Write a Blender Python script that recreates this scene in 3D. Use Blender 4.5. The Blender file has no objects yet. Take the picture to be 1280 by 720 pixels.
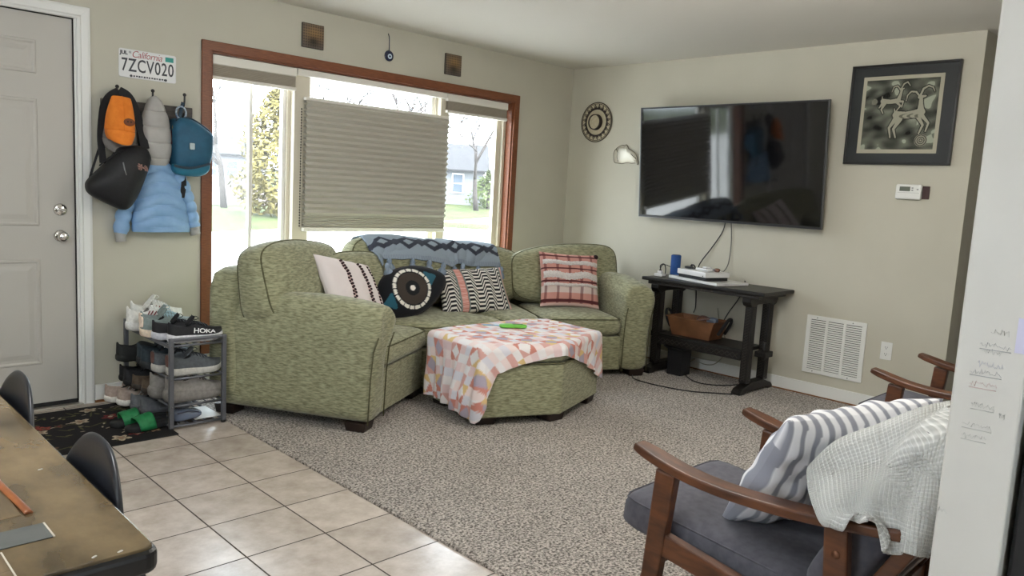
import bpy, bmesh, math, random
import numpy as np
from mathutils import Vector, Matrix
random.seed(7)
S = bpy.context.scene
COL = S.collection
pi = math.pi
R = math.radians

# ---------------------------------------------------------------- camera
cam_data = bpy.data.cameras.new('camera')
cam_data.sensor_width = 36.0
cam_data.lens = 36.0 * 962.5 / 1280
cam_data.clip_start = 0.02
cam_data.clip_end = 500
cam = bpy.data.objects.new('camera', cam_data)
COL.objects.link(cam)
def cam_matrix(yaw, pitch, roll, loc):
    f = Vector((math.cos(pitch) * math.cos(yaw), math.cos(pitch) * math.sin(yaw), math.sin(pitch)))
    r0 = f.cross(Vector((0, 0, 1))).normalized()
    u0 = r0.cross(f)
    r = math.cos(roll) * r0 + math.sin(roll) * u0
    u = -math.sin(roll) * r0 + math.cos(roll) * u0
    m = Matrix((r, u, -f)).transposed().to_4x4()
    m.translation = loc
    return m
cam.matrix_world = cam_matrix(0.7875, -0.1246, 0.0556, Vector((-5.154, -4.565, 1.2914)))
S.camera = cam

# ---------------------------------------------------------------- exposure, sky, sun, added fill lights, window portal
S.view_settings.view_transform = 'Standard'
S.view_settings.look = 'None'
S.view_settings.gamma = 1.0
S.view_settings.use_curve_mapping = False
S.view_settings.exposure = 0.62
SKY = 10.0
world = bpy.data.worlds.new('sky')
S.world = world
world.use_nodes = True
wn = world.node_tree.nodes
bg = wn['Background']
bg.inputs['Strength'].default_value = SKY
bg.inputs['Color'].default_value = (0.82, 0.90, 1.0, 1)
sun_data = bpy.data.lights.new('sun', 'SUN')
sun_data.energy = 4.0
sun_data.angle = R(6)
sun_data.color = (1.0, 0.95, 0.86)
sun = bpy.data.objects.new('sun', sun_data)
COL.objects.link(sun)
sun.rotation_euler = (R(38), 0, R(-28))
def area(name, loc, target, sx, sy, power, color):
    d = bpy.data.lights.new(name, 'AREA')
    d.shape = 'RECTANGLE'; d.size = sx; d.size_y = sy; d.energy = power; d.color = color
    o = bpy.data.objects.new(name, d); COL.objects.link(o)
    o.location = loc
    o.rotation_euler = (Vector(target) - Vector(loc)).to_track_quat('-Z', 'Y').to_euler()
    return o
# two unseen fill lights added to brighten the room (over the sitting area and over the dining table)
FILL_LAMPS = ((-2.3, -3.05, 29, (1.0, 0.97, 0.90)), (-5.15, -2.7, 31, (0.94, 0.97, 1.0)))
for lx, ly, pw, lcol in FILL_LAMPS:
    ld_ = bpy.data.lights.new('added_fill_light', 'POINT')
    ld_.energy = pw; ld_.shadow_soft_size = 0.2; ld_.color = lcol
    lo_ = bpy.data.objects.new('added_fill_light', ld_); COL.objects.link(lo_); lo_.location = (lx, ly, 2.06)
def portal(name, loc, target, sx, sy):
    o = area(name, loc, target, sx, sy, 1, (1, 1, 1))
    o.data.cycles.is_portal = True
portal('front_window_portal', (-1.95, 0.16, 1.1), (-1.95, -5, 1.1), 2.5, 1.8)

# ---------------------------------------------------------------- helpers: materials
def lin(c):
    return tuple((x / 12.92 if x <= 0.04045 else ((x + 0.055) / 1.055) ** 2.4) for x in c)
def rgb(r, g, b):
    return lin((r / 255, g / 255, b / 255))
def new_mat(name):
    m = bpy.data.materials.new(name)
    m.use_nodes = True
    return m, m.node_tree, m.node_tree.nodes['Principled BSDF']
def mat(name, c1, c2=None, scale=20, rough=0.6, metal=0.0, bump=0.0, bscale=None, stretch=(1, 1, 1), detail=4, spec=0.5, lo=0.35, hi=0.65, coord='Object', sheen=0.0, bdist=0.002, coat=0.0, trans=0.0):
    m, nt, bs = new_mat(name)
    bs.inputs['Roughness'].default_value = rough
    bs.inputs['Metallic'].default_value = metal
    bs.inputs['Specular IOR Level'].default_value = spec
    bs.inputs['Sheen Weight'].default_value = sheen
    bs.inputs['Coat Weight'].default_value = coat
    bs.inputs['Transmission Weight'].default_value = trans
    bs.inputs['Base Color'].default_value = (*c1, 1)
    N, L = nt.nodes, nt.links
    tc = N.new('ShaderNodeTexCoord')
    mp = N.new('ShaderNodeMapping'); mp.inputs['Scale'].default_value = stretch
    L.new(tc.outputs[coord], mp.inputs['Vector'])
    if c2 is not None:
        nz = N.new('ShaderNodeTexNoise'); nz.inputs['Scale'].default_value = scale; nz.inputs['Detail'].default_value = detail
        L.new(mp.outputs[0], nz.inputs['Vector'])
        cr = N.new('ShaderNodeValToRGB')
        cr.color_ramp.elements[0].position = lo; cr.color_ramp.elements[0].color = (*c1, 1)
        cr.color_ramp.elements[1].position = hi; cr.color_ramp.elements[1].color = (*c2, 1)
        L.new(nz.outputs['Fac'], cr.inputs['Fac']); L.new(cr.outputs['Color'], bs.inputs['Base Color'])
    if bump:
        nb = N.new('ShaderNodeTexNoise'); nb.inputs['Scale'].default_value = bscale or scale; nb.inputs['Detail'].default_value = 3
        L.new(mp.outputs[0], nb.inputs['Vector'])
        bp = N.new('ShaderNodeBump'); bp.inputs['Strength'].default_value = bump; bp.inputs['Distance'].default_value = bdist
        L.new(nb.outputs['Fac'], bp.inputs['Height']); L.new(bp.outputs['Normal'], bs.inputs['Normal'])
    return m
def attr_mat(name, rough=0.8, bump=0.0, bscale=200, sheen=0.0, spec=0.3, bdist=0.002):
    m = mat(name, (0.5, 0.5, 0.5), None, rough=rough, bump=bump, bscale=bscale, sheen=sheen, spec=spec, bdist=bdist)
    nt = m.node_tree
    a = nt.nodes.new('ShaderNodeAttribute'); a.attribute_name = 'Col'
    nt.links.new(a.outputs['Color'], nt.nodes['Principled BSDF'].inputs['Base Color'])
    return m

# ---------------------------------------------------------------- helpers: objects
ROOT = {}
def tag(o, label=None, cat=None, group=None, kind=None):
    if label: o['label'] = label
    if cat: o['category'] = cat
    if group: o['group'] = group
    if kind: o['kind'] = kind
    return o
def thing(name, label, cat, loc=(0, 0, 0), group=None, local=False, rot=(0, 0, 0)):
    """An Empty at the thing's base. local=True: its parts are given in its own axes, else in world axes."""
    o = bpy.data.objects.new(name, None); COL.objects.link(o)
    o.empty_display_size = 0.05
    o.location = loc; o.rotation_euler = rot
    ROOT[o] = Matrix.Identity(4) if local else Matrix.Translation(-Vector(loc))
    return tag(o, label, cat, group)
def sup(o):
    return Vector((o[0], o[1], o[2]))
class MB:
    def __init__(s):
        s.v = []; s.f = []; s.m = []; s.sm = []; s.c = None
    def add(s, verts, faces, mi=0, smooth=True, M=None):
        b = len(s.v)
        if M is not None:
            verts = [M @ Vector(p) for p in verts]
        s.v += [tuple(p) for p in verts]
        for f in faces:
            s.f.append(tuple(i + b for i in f)); s.m.append(mi); s.sm.append(smooth)
        return s
    def box(s, x0, x1, y0, y1, z0, z1, mi=0, M=None):
        v = [(x, y, z) for z in (z0, z1) for y in (y0, y1) for x in (x0, x1)]
        return s.add(v, [(0, 2, 3, 1), (4, 5, 7, 6), (0, 1, 5, 4), (2, 6, 7, 3), (0, 4, 6, 2), (1, 3, 7, 5)], mi, False, M)
    def hexa(s, bot, top, mi=0, M=None):
        """two quads, each four points counter-clockwise seen from above"""
        return s.add(list(bot) + list(top), [(3, 2, 1, 0), (4, 5, 6, 7), (0, 1, 5, 4), (1, 2, 6, 5), (2, 3, 7, 6), (3, 0, 4, 7)], mi, False, M)
    def prism(s, poly, h0, h1, axis='z', mi=0, M=None, smooth=False):
        a = sum(poly[i][0] * poly[(i + 1) % len(poly)][1] - poly[(i + 1) % len(poly)][0] * poly[i][1] for i in range(len(poly)))
        if a < 0: poly = poly[::-1]
        n = len(poly)
        def put(p, h):
            return {'z': (p[0], p[1], h), 'y': (p[0], h, p[1]), 'x': (h, p[0], p[1])}[axis]
        v = [put(p, h0) for p in poly] + [put(p, h1) for p in poly]
        flip = (axis == 'y') != (h1 < h0)
        F = [tuple(range(n))[::-1], tuple(range(n, 2 * n))] + [(i, (i + 1) % n, n + (i + 1) % n, n + i) for i in range(n)]
        if flip: F = [f[::-1] for f in F]
        return s.add(v, F, mi, smooth, M)
    def ring(s, rows, closed=True, cap0=False, cap1=False, mi=0, smooth=True, M=None, loop=False):
        """rows: list of equally long point lists"""
        n = len(rows[0]); v = [p for r in rows for p in r]; F = []
        K = len(rows)
        for i in range(K if loop else K - 1):
            j2 = (i + 1) % K
            for j in range(n if closed else n - 1):
                k = (j + 1) % n
                F.append((i * n + j, i * n + k, j2 * n + k, j2 * n + j))
        if cap0: F.append(tuple(range(n))[::-1])
        if cap1: F.append(tuple(range((K - 1) * n, K * n)))
        return s.add(v, F, mi, smooth, M)
    def tube(s, pts, r, n=8, closed=False, mi=0, M=None, flat=1.0):
        pts = [Vector(p) for p in pts]; K = len(pts)
        rr = r if isinstance(r, (list, tuple)) else [r] * K
        rows = []; up = None
        for i, p in enumerate(pts):
            a = pts[i - 1] if (i > 0 or closed) else p
            b = pts[(i + 1) % K] if (i < K - 1 or closed) else p
            t = (b - a)
            t = t.normalized() if t.length > 1e-9 else Vector((0, 0, 1))
            if up is None:
                up = Vector((0, 0, 1)) if abs(t.z) < 0.9 else Vector((1, 0, 0))
            e1 = (up - t * up.dot(t))
            e1 = e1.normalized() if e1.length > 1e-6 else t.orthogonal().normalized()
            up = e1
            e2 = t.cross(e1)
            rows.append([p + rr[i] * (math.cos(2 * pi * j / n) * e1 * flat + math.sin(2 * pi * j / n) * e2) for j in range(n)])
        return s.ring(rows, True, not closed, not closed, mi, True, M, loop=closed)
    def lathe(s, prof, n=24, M=None, mi=0):
        rows = [[(r * math.cos(2 * pi * j / n), r * math.sin(2 * pi * j / n), z) for j in range(n)] for r, z in prof]
        return s.ring(rows, True, prof[0][0] > 1e-6, prof[-1][0] > 1e-6, mi, True, M)
    def sq(s, sx, sy, sz, a=6, b=4, n=14, M=None, mi=0, warp=None):
        """cushion: half sizes, plan exponent a, edge exponent b; warp(point)->point"""
        seen = {}; V = []; F = []
        def vid(p):
            k = tuple(round(c, 5) for c in p)
            if k not in seen:
                x, y, z = p
                q = ((abs(x) ** a + abs(y) ** a) ** (b / a) + abs(z) ** b) ** (-1 / b)
                w = Vector((x * q * sx, y * q * sy, z * q * sz))
                if warp: w = Vector(warp(w))
                seen[k] = len(V); V.append(w)
            return seen[k]
        g = [math.tan(pi / 4 * (2 * i / n - 1)) for i in range(n + 1)]
        for ax in range(3):
            for sg in (-1, 1):
                for i in range(n):
                    for j in range(n):
                        q = []
                        for (di, dj) in ((0, 0), (1, 0), (1, 1), (0, 1)):
                            p = [0, 0, 0]; p[ax] = sg; p[(ax + 1) % 3] = g[i + di]; p[(ax + 2) % 3] = g[j + dj]
                            q.append(vid(p))
                        F.append(tuple(q) if sg > 0 else tuple(q[::-1]))
        return s.add(V, F, mi, True, M)
    def puff(s, poly, T0, T1, axis='y', base=0.0, rings=7, mi=0, M=None, power=0.5, edge=0.0):
        """pillowy solid over a smooth outline: T0 towards minus, T1 towards plus of the axis"""
        n = len(poly); cx = sum(p[0] for p in poly) / n; cz = sum(p[1] for p in poly) / n
        def put(p, h):
            return {'z': (p[0], p[1], h), 'y': (p[0], h, p[1]), 'x': (h, p[0], p[1])}[axis]
        rows = []
        ks = [math.sin(pi / 2 * i / rings) for i in range(1, rings + 1)]
        for k in ks[:-1]:
            rows.append([put((cx + (p[0] - cx) * k, cz + (p[1] - cz) * k), base - edge - T0 * (1 - k * k) ** power) for p in poly])
        rows.append([put(p, base - edge) for p in poly])
        if edge: rows.append([put(p, base + edge) for p in poly])
        for k in ks[:-1][::-1]:
            rows.append([put((cx + (p[0] - cx) * k, cz + (p[1] - cz) * k), base + edge + T1 * (1 - k * k) ** power) for p in poly])
        return s.ring(rows, True, True, True, mi, True, M)
    def build(s, name, mats, parent=None, label=None, bevel=0.0, seg=2, subd=0, solid=0.0, auto=True, colors=None):
        if not isinstance(mats, (list, tuple)): mats = [mats]
        me = bpy.data.meshes.new(name)
        root = parent
        while root is not None and root not in ROOT: root = root.parent
        V = [Vector(p) for p in s.v]
        off = None
        if root is not None:
            Mx = ROOT[root]; V = [Mx @ p for p in V]
        elif parent is None:
            xs = [p.x for p in V]; ys = [p.y for p in V]; zs = [p.z for p in V]
            off = Vector(((min(xs) + max(xs)) / 2, (min(ys) + max(ys)) / 2, min(zs)))
            V = [p - off for p in V]
        me.from_pydata([tuple(p) for p in V], [], s.f)
        for m in mats: me.materials.append(m)
        me.polygons.foreach_set('material_index', s.m)
        me.polygons.foreach_set('use_smooth', s.sm)
        if colors is not None:
            ca = me.color_attributes.new('Col', 'FLOAT_COLOR', 'POINT')
            arr = np.ones((len(V), 4), dtype=np.float32); arr[:, :3] = colors
            ca.data.foreach_set('color', arr.ravel())
        me.update()
        o = bpy.data.objects.new(name, me); COL.objects.link(o)
        if parent is not None: o.parent = parent
        elif off is not None:
            o.location = off
            ROOT[o] = Matrix.Translation(-off)
        if bevel:
            b = o.modifiers.new('bevel', 'BEVEL'); b.width = bevel; b.segments = seg; b.limit_method = 'ANGLE'; b.angle_limit = R(40)
        if solid:
            b = o.modifiers.new('solid', 'SOLIDIFY'); b.thickness = solid; b.offset = 0
        if subd:
            b = o.modifiers.new('subd', 'SUBSURF'); b.levels = subd; b.render_levels = subd
        if label: o['label'] = label
        return o
def catmull(P, k=6, closed=False):
    P = [Vector(p) for p in P]; n = len(P); out = []
    for i in range(n if closed else n - 1):
        p0 = P[(i - 1) % n] if (closed or i > 0) else P[i]
        p1 = P[i]; p2 = P[(i + 1) % n]
        p3 = P[(i + 2) % n] if (closed or i + 2 < n) else p2
        for j in range(k):
            t = j / k
            out.append(0.5 * ((2 * p1) + (p2 - p0) * t + (2 * p0 - 5 * p1 + 4 * p2 - p3) * t * t + (3 * p1 - p0 - 3 * p2 + p3) * t ** 3))
    if not closed: out.append(P[-1])
    return out
def smooth2(P, k=4, closed=True):
    return [(p.x, p.y) for p in catmull([(a, b, 0) for a, b in P], k, closed)]
def copy_tree(o, parent=None):
    c = o.copy(); COL.objects.link(c)
    if parent is not None: c.parent = parent
    for ch in list(o.children): copy_tree(ch, c)
    return c
def text_mb(txt, size, depth=0.001, shear=0.0, spacing=1.0, bold=0.0):
    """lettering as a mesh in the xy plane, centred"""
    cu = bpy.data.curves.new('lettering', 'FONT'); cu.body = txt; cu.size = size; cu.extrude = depth; cu.shear = shear
    cu.space_character = spacing; cu.align_x = 'CENTER'; cu.align_y = 'CENTER'; cu.resolution_u = 3; cu.offset = bold
    o = bpy.data.objects.new('lettering', cu); COL.objects.link(o)
    dg = bpy.context.evaluated_depsgraph_get()
    me = bpy.data.meshes.new_from_object(o.evaluated_get(dg))
    v = [tuple(p.co) for p in me.vertices]; f = [tuple(p.vertices) for p in me.polygons]
    bpy.data.objects.remove(o); bpy.data.meshes.remove(me); bpy.data.curves.remove(cu)
    return v, f
def grid_np(nu, nv):
    u, v = np.meshgrid(np.linspace(0, 1, nu), np.linspace(0, 1, nv), indexing='ij')
    F = [(i * nv + j, (i + 1) * nv + j, (i + 1) * nv + j + 1, i * nv + j + 1) for i in range(nu - 1) for j in range(nv - 1)]
    return u, v, F
def frame(o, ex, ey, ez=None):
    ex = Vector(ex).normalized(); ey = Vector(ey).normalized()
    ez = ex.cross(ey).normalized() if ez is None else Vector(ez).normalized()
    m = Matrix((ex, ey, ez)).transposed().to_4x4(); m.translation = Vector(o)
    return m

from mathutils.bvhtree import BVHTree
def bvh_of(objs):
    V = []; F = []
    for o in objs:
        root = o
        while root.parent is not None: root = root.parent
        M = Matrix.Translation(root.location) @ root.rotation_euler.to_matrix().to_4x4()
        k = len(V); V += [M @ v.co for v in o.data.vertices]; F += [tuple(i + k for i in p.vertices) for p in o.data.polygons]
    return BVHTree.FromPolygons(V, F)
def push_out(P, objs, d, reach=0.12):
    t = [bvh_of([o]) for o in objs]; out = []
    for p in P:
        p = Vector(p)
        for it in range(2):
            for tr in t:
                loc, nrm, i, dist = tr.find_nearest(p, reach)
                if loc is not None and (p - loc).dot(nrm) < d: p = loc + nrm * d
        out.append(tuple(p))
    return np.array(out)

# ---------------------------------------------------------------- materials of the room
M_wall = mat('wall_paint', rgb(190, 186, 171), rgb(194, 190, 175), 3, rough=0.75, bump=0.12, bscale=260, bdist=0.001, spec=0.3)
M_ceil = mat('ceiling_paint', rgb(216, 212, 203), None, rough=0.9, bump=0.5, bscale=90, bdist=0.003, spec=0.2)
M_white = mat('white_paint', rgb(226, 226, 222), None, rough=0.45, bump=0.05, bscale=60)
M_door = mat('door_paint', rgb(186, 182, 174), None, rough=0.4, bump=0.03, bscale=40)
M_colwhite = mat('bright_white_paint', rgb(212, 209, 203), rgb(208, 205, 199), 6, rough=0.6, bump=0.1, bscale=150, bdist=0.001)
M_casing = mat('stained_casing', rgb(108, 60, 36), rgb(130, 76, 46), 30, rough=0.4, stretch=(1, 1, 8), bump=0.05, bscale=80)
M_casing_h = mat('stained_casing_horizontal', rgb(108, 60, 36), rgb(130, 76, 46), 30, rough=0.4, stretch=(0.6, 1, 8), bump=0.05)
M_vinyl = mat('cream_vinyl', rgb(206, 198, 180), None, rough=0.45)
M_vinyl_w = mat('white_vinyl', rgb(232, 230, 224), None, rough=0.45)
M_chrome = mat('polished_chrome', (0.75, 0.74, 0.72), None, rough=0.12, metal=1)
M_black = mat('black_plastic', (0.012, 0.012, 0.014), None, rough=0.4)
M_darkgap = mat('dark_rubber', (0.01, 0.01, 0.01), None, rough=0.8)
M_floorwood = mat('raw_wood_edge', rgb(120, 78, 45), rgb(140, 92, 55), 20, rough=0.6)

def tile_mat():
    m, nt, bs = new_mat('ceramic_floor_tile')
    N, L = nt.nodes, nt.links
    tc = N.new('ShaderNodeTexCoord')
    mp = N.new('ShaderNodeMapping'); mp.inputs['Location'].default_value = (-0.3053 * 0.5 * 0, 0, 0)
    L.new(tc.outputs['Object'], mp.inputs['Vector'])
    br = N.new('ShaderNodeTexBrick'); br.offset = 0.0; br.squash = 1.0
    br.inputs['Scale'].default_value = 1.0; br.inputs['Brick Width'].default_value = 0.3053; br.inputs['Row Height'].default_value = 0.3053
    br.inputs['Mortar Size'].default_value = 0.0032; br.inputs['Mortar Smooth'].default_value = 0.15; br.inputs['Bias'].default_value = 0
    br.inputs['Color1'].default_value = (1, 1, 1, 1); br.inputs['Color2'].default_value = (0.86, 0.86, 0.86, 1); br.inputs['Mortar'].default_value = (0.5, 0.5, 0.5, 1)
    L.new(mp.outputs[0], br.inputs['Vector'])
    nz = N.new('ShaderNodeTexNoise'); nz.inputs['Scale'].default_value = 9; nz.inputs['Detail'].default_value = 7; nz.inputs['Roughness'].default_value = 0.65
    L.new(tc.outputs['Object'], nz.inputs['Vector'])
    cr = N.new('ShaderNodeValToRGB')
    cr.color_ramp.elements[0].position = 0.32; cr.color_ramp.elements[0].color = (*rgb(184, 171, 159), 1)
    cr.color_ramp.elements[1].position = 0.7; cr.color_ramp.elements[1].color = (*rgb(218, 207, 197), 1)
    L.new(nz.outputs['Fac'], cr.inputs['Fac'])
    mul = N.new('ShaderNodeMix'); mul.data_type = 'RGBA'; mul.blend_type = 'MULTIPLY'; mul.inputs['Factor'].default_value = 1
    L.new(cr.outputs['Color'], mul.inputs[6]); L.new(br.outputs['Color'], mul.inputs[7])
    mx = N.new('ShaderNodeMix'); mx.data_type = 'RGBA'
    L.new(br.outputs['Fac'], mx.inputs['Factor']); L.new(mul.outputs[2], mx.inputs[6]); mx.inputs[7].default_value = (*rgb(70, 62, 55), 1)
    L.new(mx.outputs[2], bs.inputs['Base Color'])
    rr = N.new('ShaderNodeMapRange'); rr.inputs['To Min'].default_value = 0.25; rr.inputs['To Max'].default_value = 0.85
    L.new(br.outputs['Fac'], rr.inputs['Value']); L.new(rr.outputs[0], bs.inputs['Roughness'])
    iv = N.new('ShaderNodeMath'); iv.operation = 'MULTIPLY_ADD'; iv.inputs[1].default_value = -1.0; iv.inputs[2].default_value = 1.0
    L.new(br.outputs['Fac'], iv.inputs[0])
    ad = N.new('ShaderNodeMath'); ad.operation = 'MULTIPLY_ADD'; ad.inputs[1].default_value = 0.12
    L.new(nz.outputs['Fac'], ad.inputs[0]); L.new(iv.outputs[0], ad.inputs[2])
    bp = N.new('ShaderNodeBump'); bp.inputs['Strength'].default_value = 0.6; bp.inputs['Distance'].default_value = 0.003
    L.new(ad.outputs[0], bp.inputs['Height']); L.new(bp.outputs['Normal'], bs.inputs['Normal'])
    return m
M_tile = tile_mat()

def carpet_mat():
    m, nt, bs = new_mat('cut_pile_carpet')
    N, L = nt.nodes, nt.links
    bs.inputs['Roughness'].default_value = 0.95; bs.inputs['Specular IOR Level'].default_value = 0.1; bs.inputs['Sheen Weight'].default_value = 0.15
    tc = N.new('ShaderNodeTexCoord')
    vo = N.new('ShaderNodeTexNoise'); vo.inputs['Scale'].default_value = 98; vo.inputs['Detail'].default_value = 3; vo.inputs['Roughness'].default_value = 0.65
    L.new(tc.outputs['Object'], vo.inputs['Vector'])
    big = N.new('ShaderNodeTexNoise'); big.inputs['Scale'].default_value = 2.2; big.inputs['Detail'].default_value = 3
    L.new(tc.outputs['Object'], big.inputs['Vector'])
    cr = N.new('ShaderNodeValToRGB')
    e = cr.color_ramp.elements
    e[0].position = 0.38; e[0].color = (*rgb(84, 76, 70), 1)
    e[1].position = 0.62; e[1].color = (*rgb(220, 211, 202), 1)
    L.new(vo.outputs['Fac'], cr.inputs['Fac'])
    mul = N.new('ShaderNodeMix'); mul.data_type = 'RGBA'; mul.blend_type = 'MULTIPLY'; mul.inputs['Factor'].default_value = 1
    mr = N.new('ShaderNodeMapRange'); mr.inputs['From Min'].default_value = 0.3; mr.inputs['From Max'].default_value = 0.7; mr.inputs['To Min'].default_value = 0.9; mr.inputs['To Max'].default_value = 1.06
    L.new(big.outputs['Fac'], mr.inputs['Value'])
    L.new(cr.outputs['Color'], mul.inputs[6]); L.new(mr.outputs[0], mul.inputs[7])
    L.new(mul.outputs[2], bs.inputs['Base Color'])
    bp = N.new('ShaderNodeBump'); bp.inputs['Strength'].default_value = 1.0; bp.inputs['Distance'].default_value = 0.012
    L.new(vo.outputs['Fac'], bp.inputs['Height']); L.new(bp.outputs['Normal'], bs.inputs['Normal'])
    return m
M_carpet = carpet_mat()

def glass_mat(name, haze=0.0, veil=(0.9, 0.9, 0.9)):
    m, nt, bs = new_mat(name)
    N, L = nt.nodes, nt.links
    N.remove(bs)
    tr = N.new('ShaderNodeBsdfTransparent'); tr.inputs['Color'].default_value = (0.97, 0.985, 0.98, 1)
    gl = N.new('ShaderNodeBsdfGlossy'); gl.inputs['Roughness'].default_value = 0.02
    fr = N.new('ShaderNodeFresnel'); fr.inputs['IOR'].default_value = 1.45
    mx = N.new('ShaderNodeMixShader')
    ge = N.new('ShaderNodeNewGeometry'); ob_ = N.new('ShaderNodeMath'); ob_.operation = 'SUBTRACT'; ob_.inputs[0].default_value = 1.0
    L.new(ge.outputs['Backfacing'], ob_.inputs[1])
    fm = N.new('ShaderNodeMath'); fm.operation = 'MULTIPLY'; L.new(fr.outputs[0], fm.inputs[0]); L.new(ob_.outputs[0], fm.inputs[1])
    L.new(fm.outputs[0], mx.inputs[0]); L.new(tr.outputs[0], mx.inputs[1]); L.new(gl.outputs[0], mx.inputs[2])
    last = mx
    if haze:
        df = N.new('ShaderNodeBsdfTranslucent'); df.inputs['Color'].default_value = (*veil, 1)
        m2 = N.new('ShaderNodeMixShader'); m2.inputs[0].default_value = haze
        L.new(mx.outputs[0], m2.inputs[1]); L.new(df.outputs[0], m2.inputs[2]); last = m2
    L.new(last.outputs[0], N['Material Output'].inputs['Surface'])
    return m
M_glass = glass_mat('window_glass', 0.008)
M_screen = glass_mat('insect_screen_mesh', 0.025)

def struct(mb, name, m, parent=None, **k):
    o = mb.build(name, m, parent, **k)
    if parent is None: o['kind'] = 'structure'
    return o
def sgroup(name, loc):
    o = thing(name, None, None, loc); o['kind'] = 'structure'; return o

H = 2.369
# floors
b = MB(); b.box(-7.3, -3.405, -7.3, 0.15, -0.12, 0.0); o = struct(b, 'floor', M_tile)
# tile lines run through (-3.694, -1.887): put the mesh origin on a grid crossing
def set_origin(o, p):
    d = Vector(p) - o.location
    for v in o.data.vertices: v.co -= d
    o.location = p
set_origin(o, Vector((-3.6938, -1.8866, 0)))
b = MB(); b.box(-3.405, 3.2, -7.3, 0.0, -0.12, 0.011); struct(b, 'carpet_floor', M_carpet, bevel=0.008)
b = MB(); b.box(-7.3, 3.2, -7.3, 0.15, H, H + 0.2); struct(b, 'ceiling', M_ceil)

# front wall with the openings for the window and the door
def wall_with_holes(name, x0, x1, z1, holes, y0, y1, m):
    b = MB(); xs = x0
    for hx0, hx1, hz0, hz1 in holes:
        b.box(xs, hx0, y0, y1, 0, z1)
        if hz0 > 0: b.box(hx0, hx1, y0, y1, 0, hz0)
        b.box(hx0, hx1, y0, y1, hz1, z1)
        xs = hx1
    b.box(xs, x1, y0, y1, 0, z1)
    return struct(b, name, m)
wall_with_holes('wall_front', -7.3, 0.0, H, [(-4.85, -3.897, 0, 2.072), (-3.195, -0.705, 0.265, 2.012)], 0.0, 0.15, M_wall)
b = MB(); b.box(0, 0.13, -3.169, 0.15, 0, H); struct(b, 'wall_television', M_wall)
b = MB(); b.box(0.13, 3.2, -3.169, -3.05, 0, H); struct(b, 'wall_hallway', M_wall)
b = MB(); b.box(3.1, 3.2, -7.3, -3.169, 0, H); struct(b, 'wall_hallway_end', M_wall)
b = MB(); b.box(-3.554, 3.1, -4.262, -4.148, 0, H); struct(b, 'wall_partition', M_colwhite, bevel=0.004)
b = MB(); b.box(-7.3, -7.15, -7.15, 0, 0, 1.05); b.box(-7.3, -7.15, -7.15, 0, 2.0, H); b.box(-7.3, -7.15, -7.15, -3.9, 1.05, 2.0); b.box(-7.3, -7.15, -2.7, 0, 1.05, 2.0); struct(b, 'wall_kitchen', M_wall)
b = MB(); b.box(-7.3, 3.1, -7.3, -7.15, 2.0, H); b.box(-7.3, 3.1, -7.3, -7.15, 0, 1.0); b.box(-7.3, -5.6, -7.3, -7.15, 1.0, 2.0); b.box(-4.4, 3.1, -7.3, -7.15, 1.0, 2.0); struct(b, 'wall_back', M_wall)
# baseboards
def board(name, pts):
    b = MB()
    for (x0, x1, y0, y1) in pts:
        b.box(x0, x1, y0, y1, 0.012, 0.10)
    struct(b, name, M_white, bevel=0.004)
board('baseboard_front', [(-3.836, 0.0, -0.013, 0)])
board('baseboard_television', [(-0.013, 0.0, -3.169, -0.013)])
board('baseboard_hallway', [(0.0, 3.1, -3.182, -3.169)])
b = MB(); b.box(-0.016, 0.0, -3.169, -0.016, 0.0, 0.02); b.box(-3.836, -3.41, -0.016, 0, 0, 0.012); struct(b, 'trim_1', M_floorwood)
# hall door casing glimpsed beyond the corner
b = MB(); b.box(0.62, 0.70, -3.187, -3.169, 0.0, 2.1); struct(b, 'trim_2', M_white, bevel=0.003)

# front door
d = sgroup('door_1', (-4.37, 0.03, 0))
b = MB(); b.box(-4.829, -3.9165, 0.02, 0.062, 0.022, 2.05); b.build('slab', M_door, d, bevel=0.002)
for cx0, cx1 in ((-4.325, -4.083), (-4.663, -4.421)):
    for z0, z1 in ((1.752, 1.918), (0.978, 1.625), (0.241, 0.802)):
        b = MB()
        def fr(g, y): return [(cx0 + g, y, z0 + g), (cx1 - g, y, z0 + g), (cx1 - g, y, z1 - g), (cx0 + g, y, z1 - g)]
        b.ring([fr(0, 0.02), fr(0.004, 0.015), fr(0.012, 0.0145), fr(0.02, 0.0195), fr(0.034, 0.0195), fr(0.058, 0.0145)], True, False, True, smooth=False)
        b.build('raised_panel', M_door, d)
b = MB(); b.box(-4.85, -4.8295, 0.0, 0.15, 0, 2.072); b.box(-3.9165 + 0.003, -3.897, 0.0, 0.15, 0, 2.072); b.box(-4.85, -3.897, 0.0, 0.15, 2.054, 2.072); b.build('jamb', M_white, d)
b = MB(); b.box(-3.9168, -3.9125, 0.008, 0.05, 0.02, 2.054); b.box(-4.8295, -3.9125, 0.008, 0.05, 2.05, 2.0545); b.box(-4.829, -3.9125, 0.016, 0.05, 0.008, 0.03); b.build('weatherstrip', M_darkgap, d)
prof = [(0.0, 0.0), (0.0, 0.012), (0.012, 0.018), (0.02, 0.012), (0.05, 0.017), (0.062, 0.014), (0.066, 0.0)]
b = MB()
for side in (1, -1):
    xi = -3.902 if side > 0 else -4.845
    pts0 = [(xi + side * p, -h, 0.0) for p, h in prof]; pts1 = [(xi + side * p, -h, 2.054 + p) for p, h in prof]
    b.ring([pts0, pts1], True, True, True, smooth=False)
b.ring([[(-4.845 - p, -h, 2.054 + p) for p, h in prof], [(-3.902 + p, -h, 2.054 + p) for p, h in prof]], True, True, True, smooth=False)
b.build('casing', M_white, d)
b = MB(); b.box(-4.85, -3.897, -0.03, 0.15, 0, 0.009); b.build('threshold', mat('aluminium_threshold', (0.5, 0.47, 0.42), None, rough=0.4, metal=0.8), d, bevel=0.003)
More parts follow.
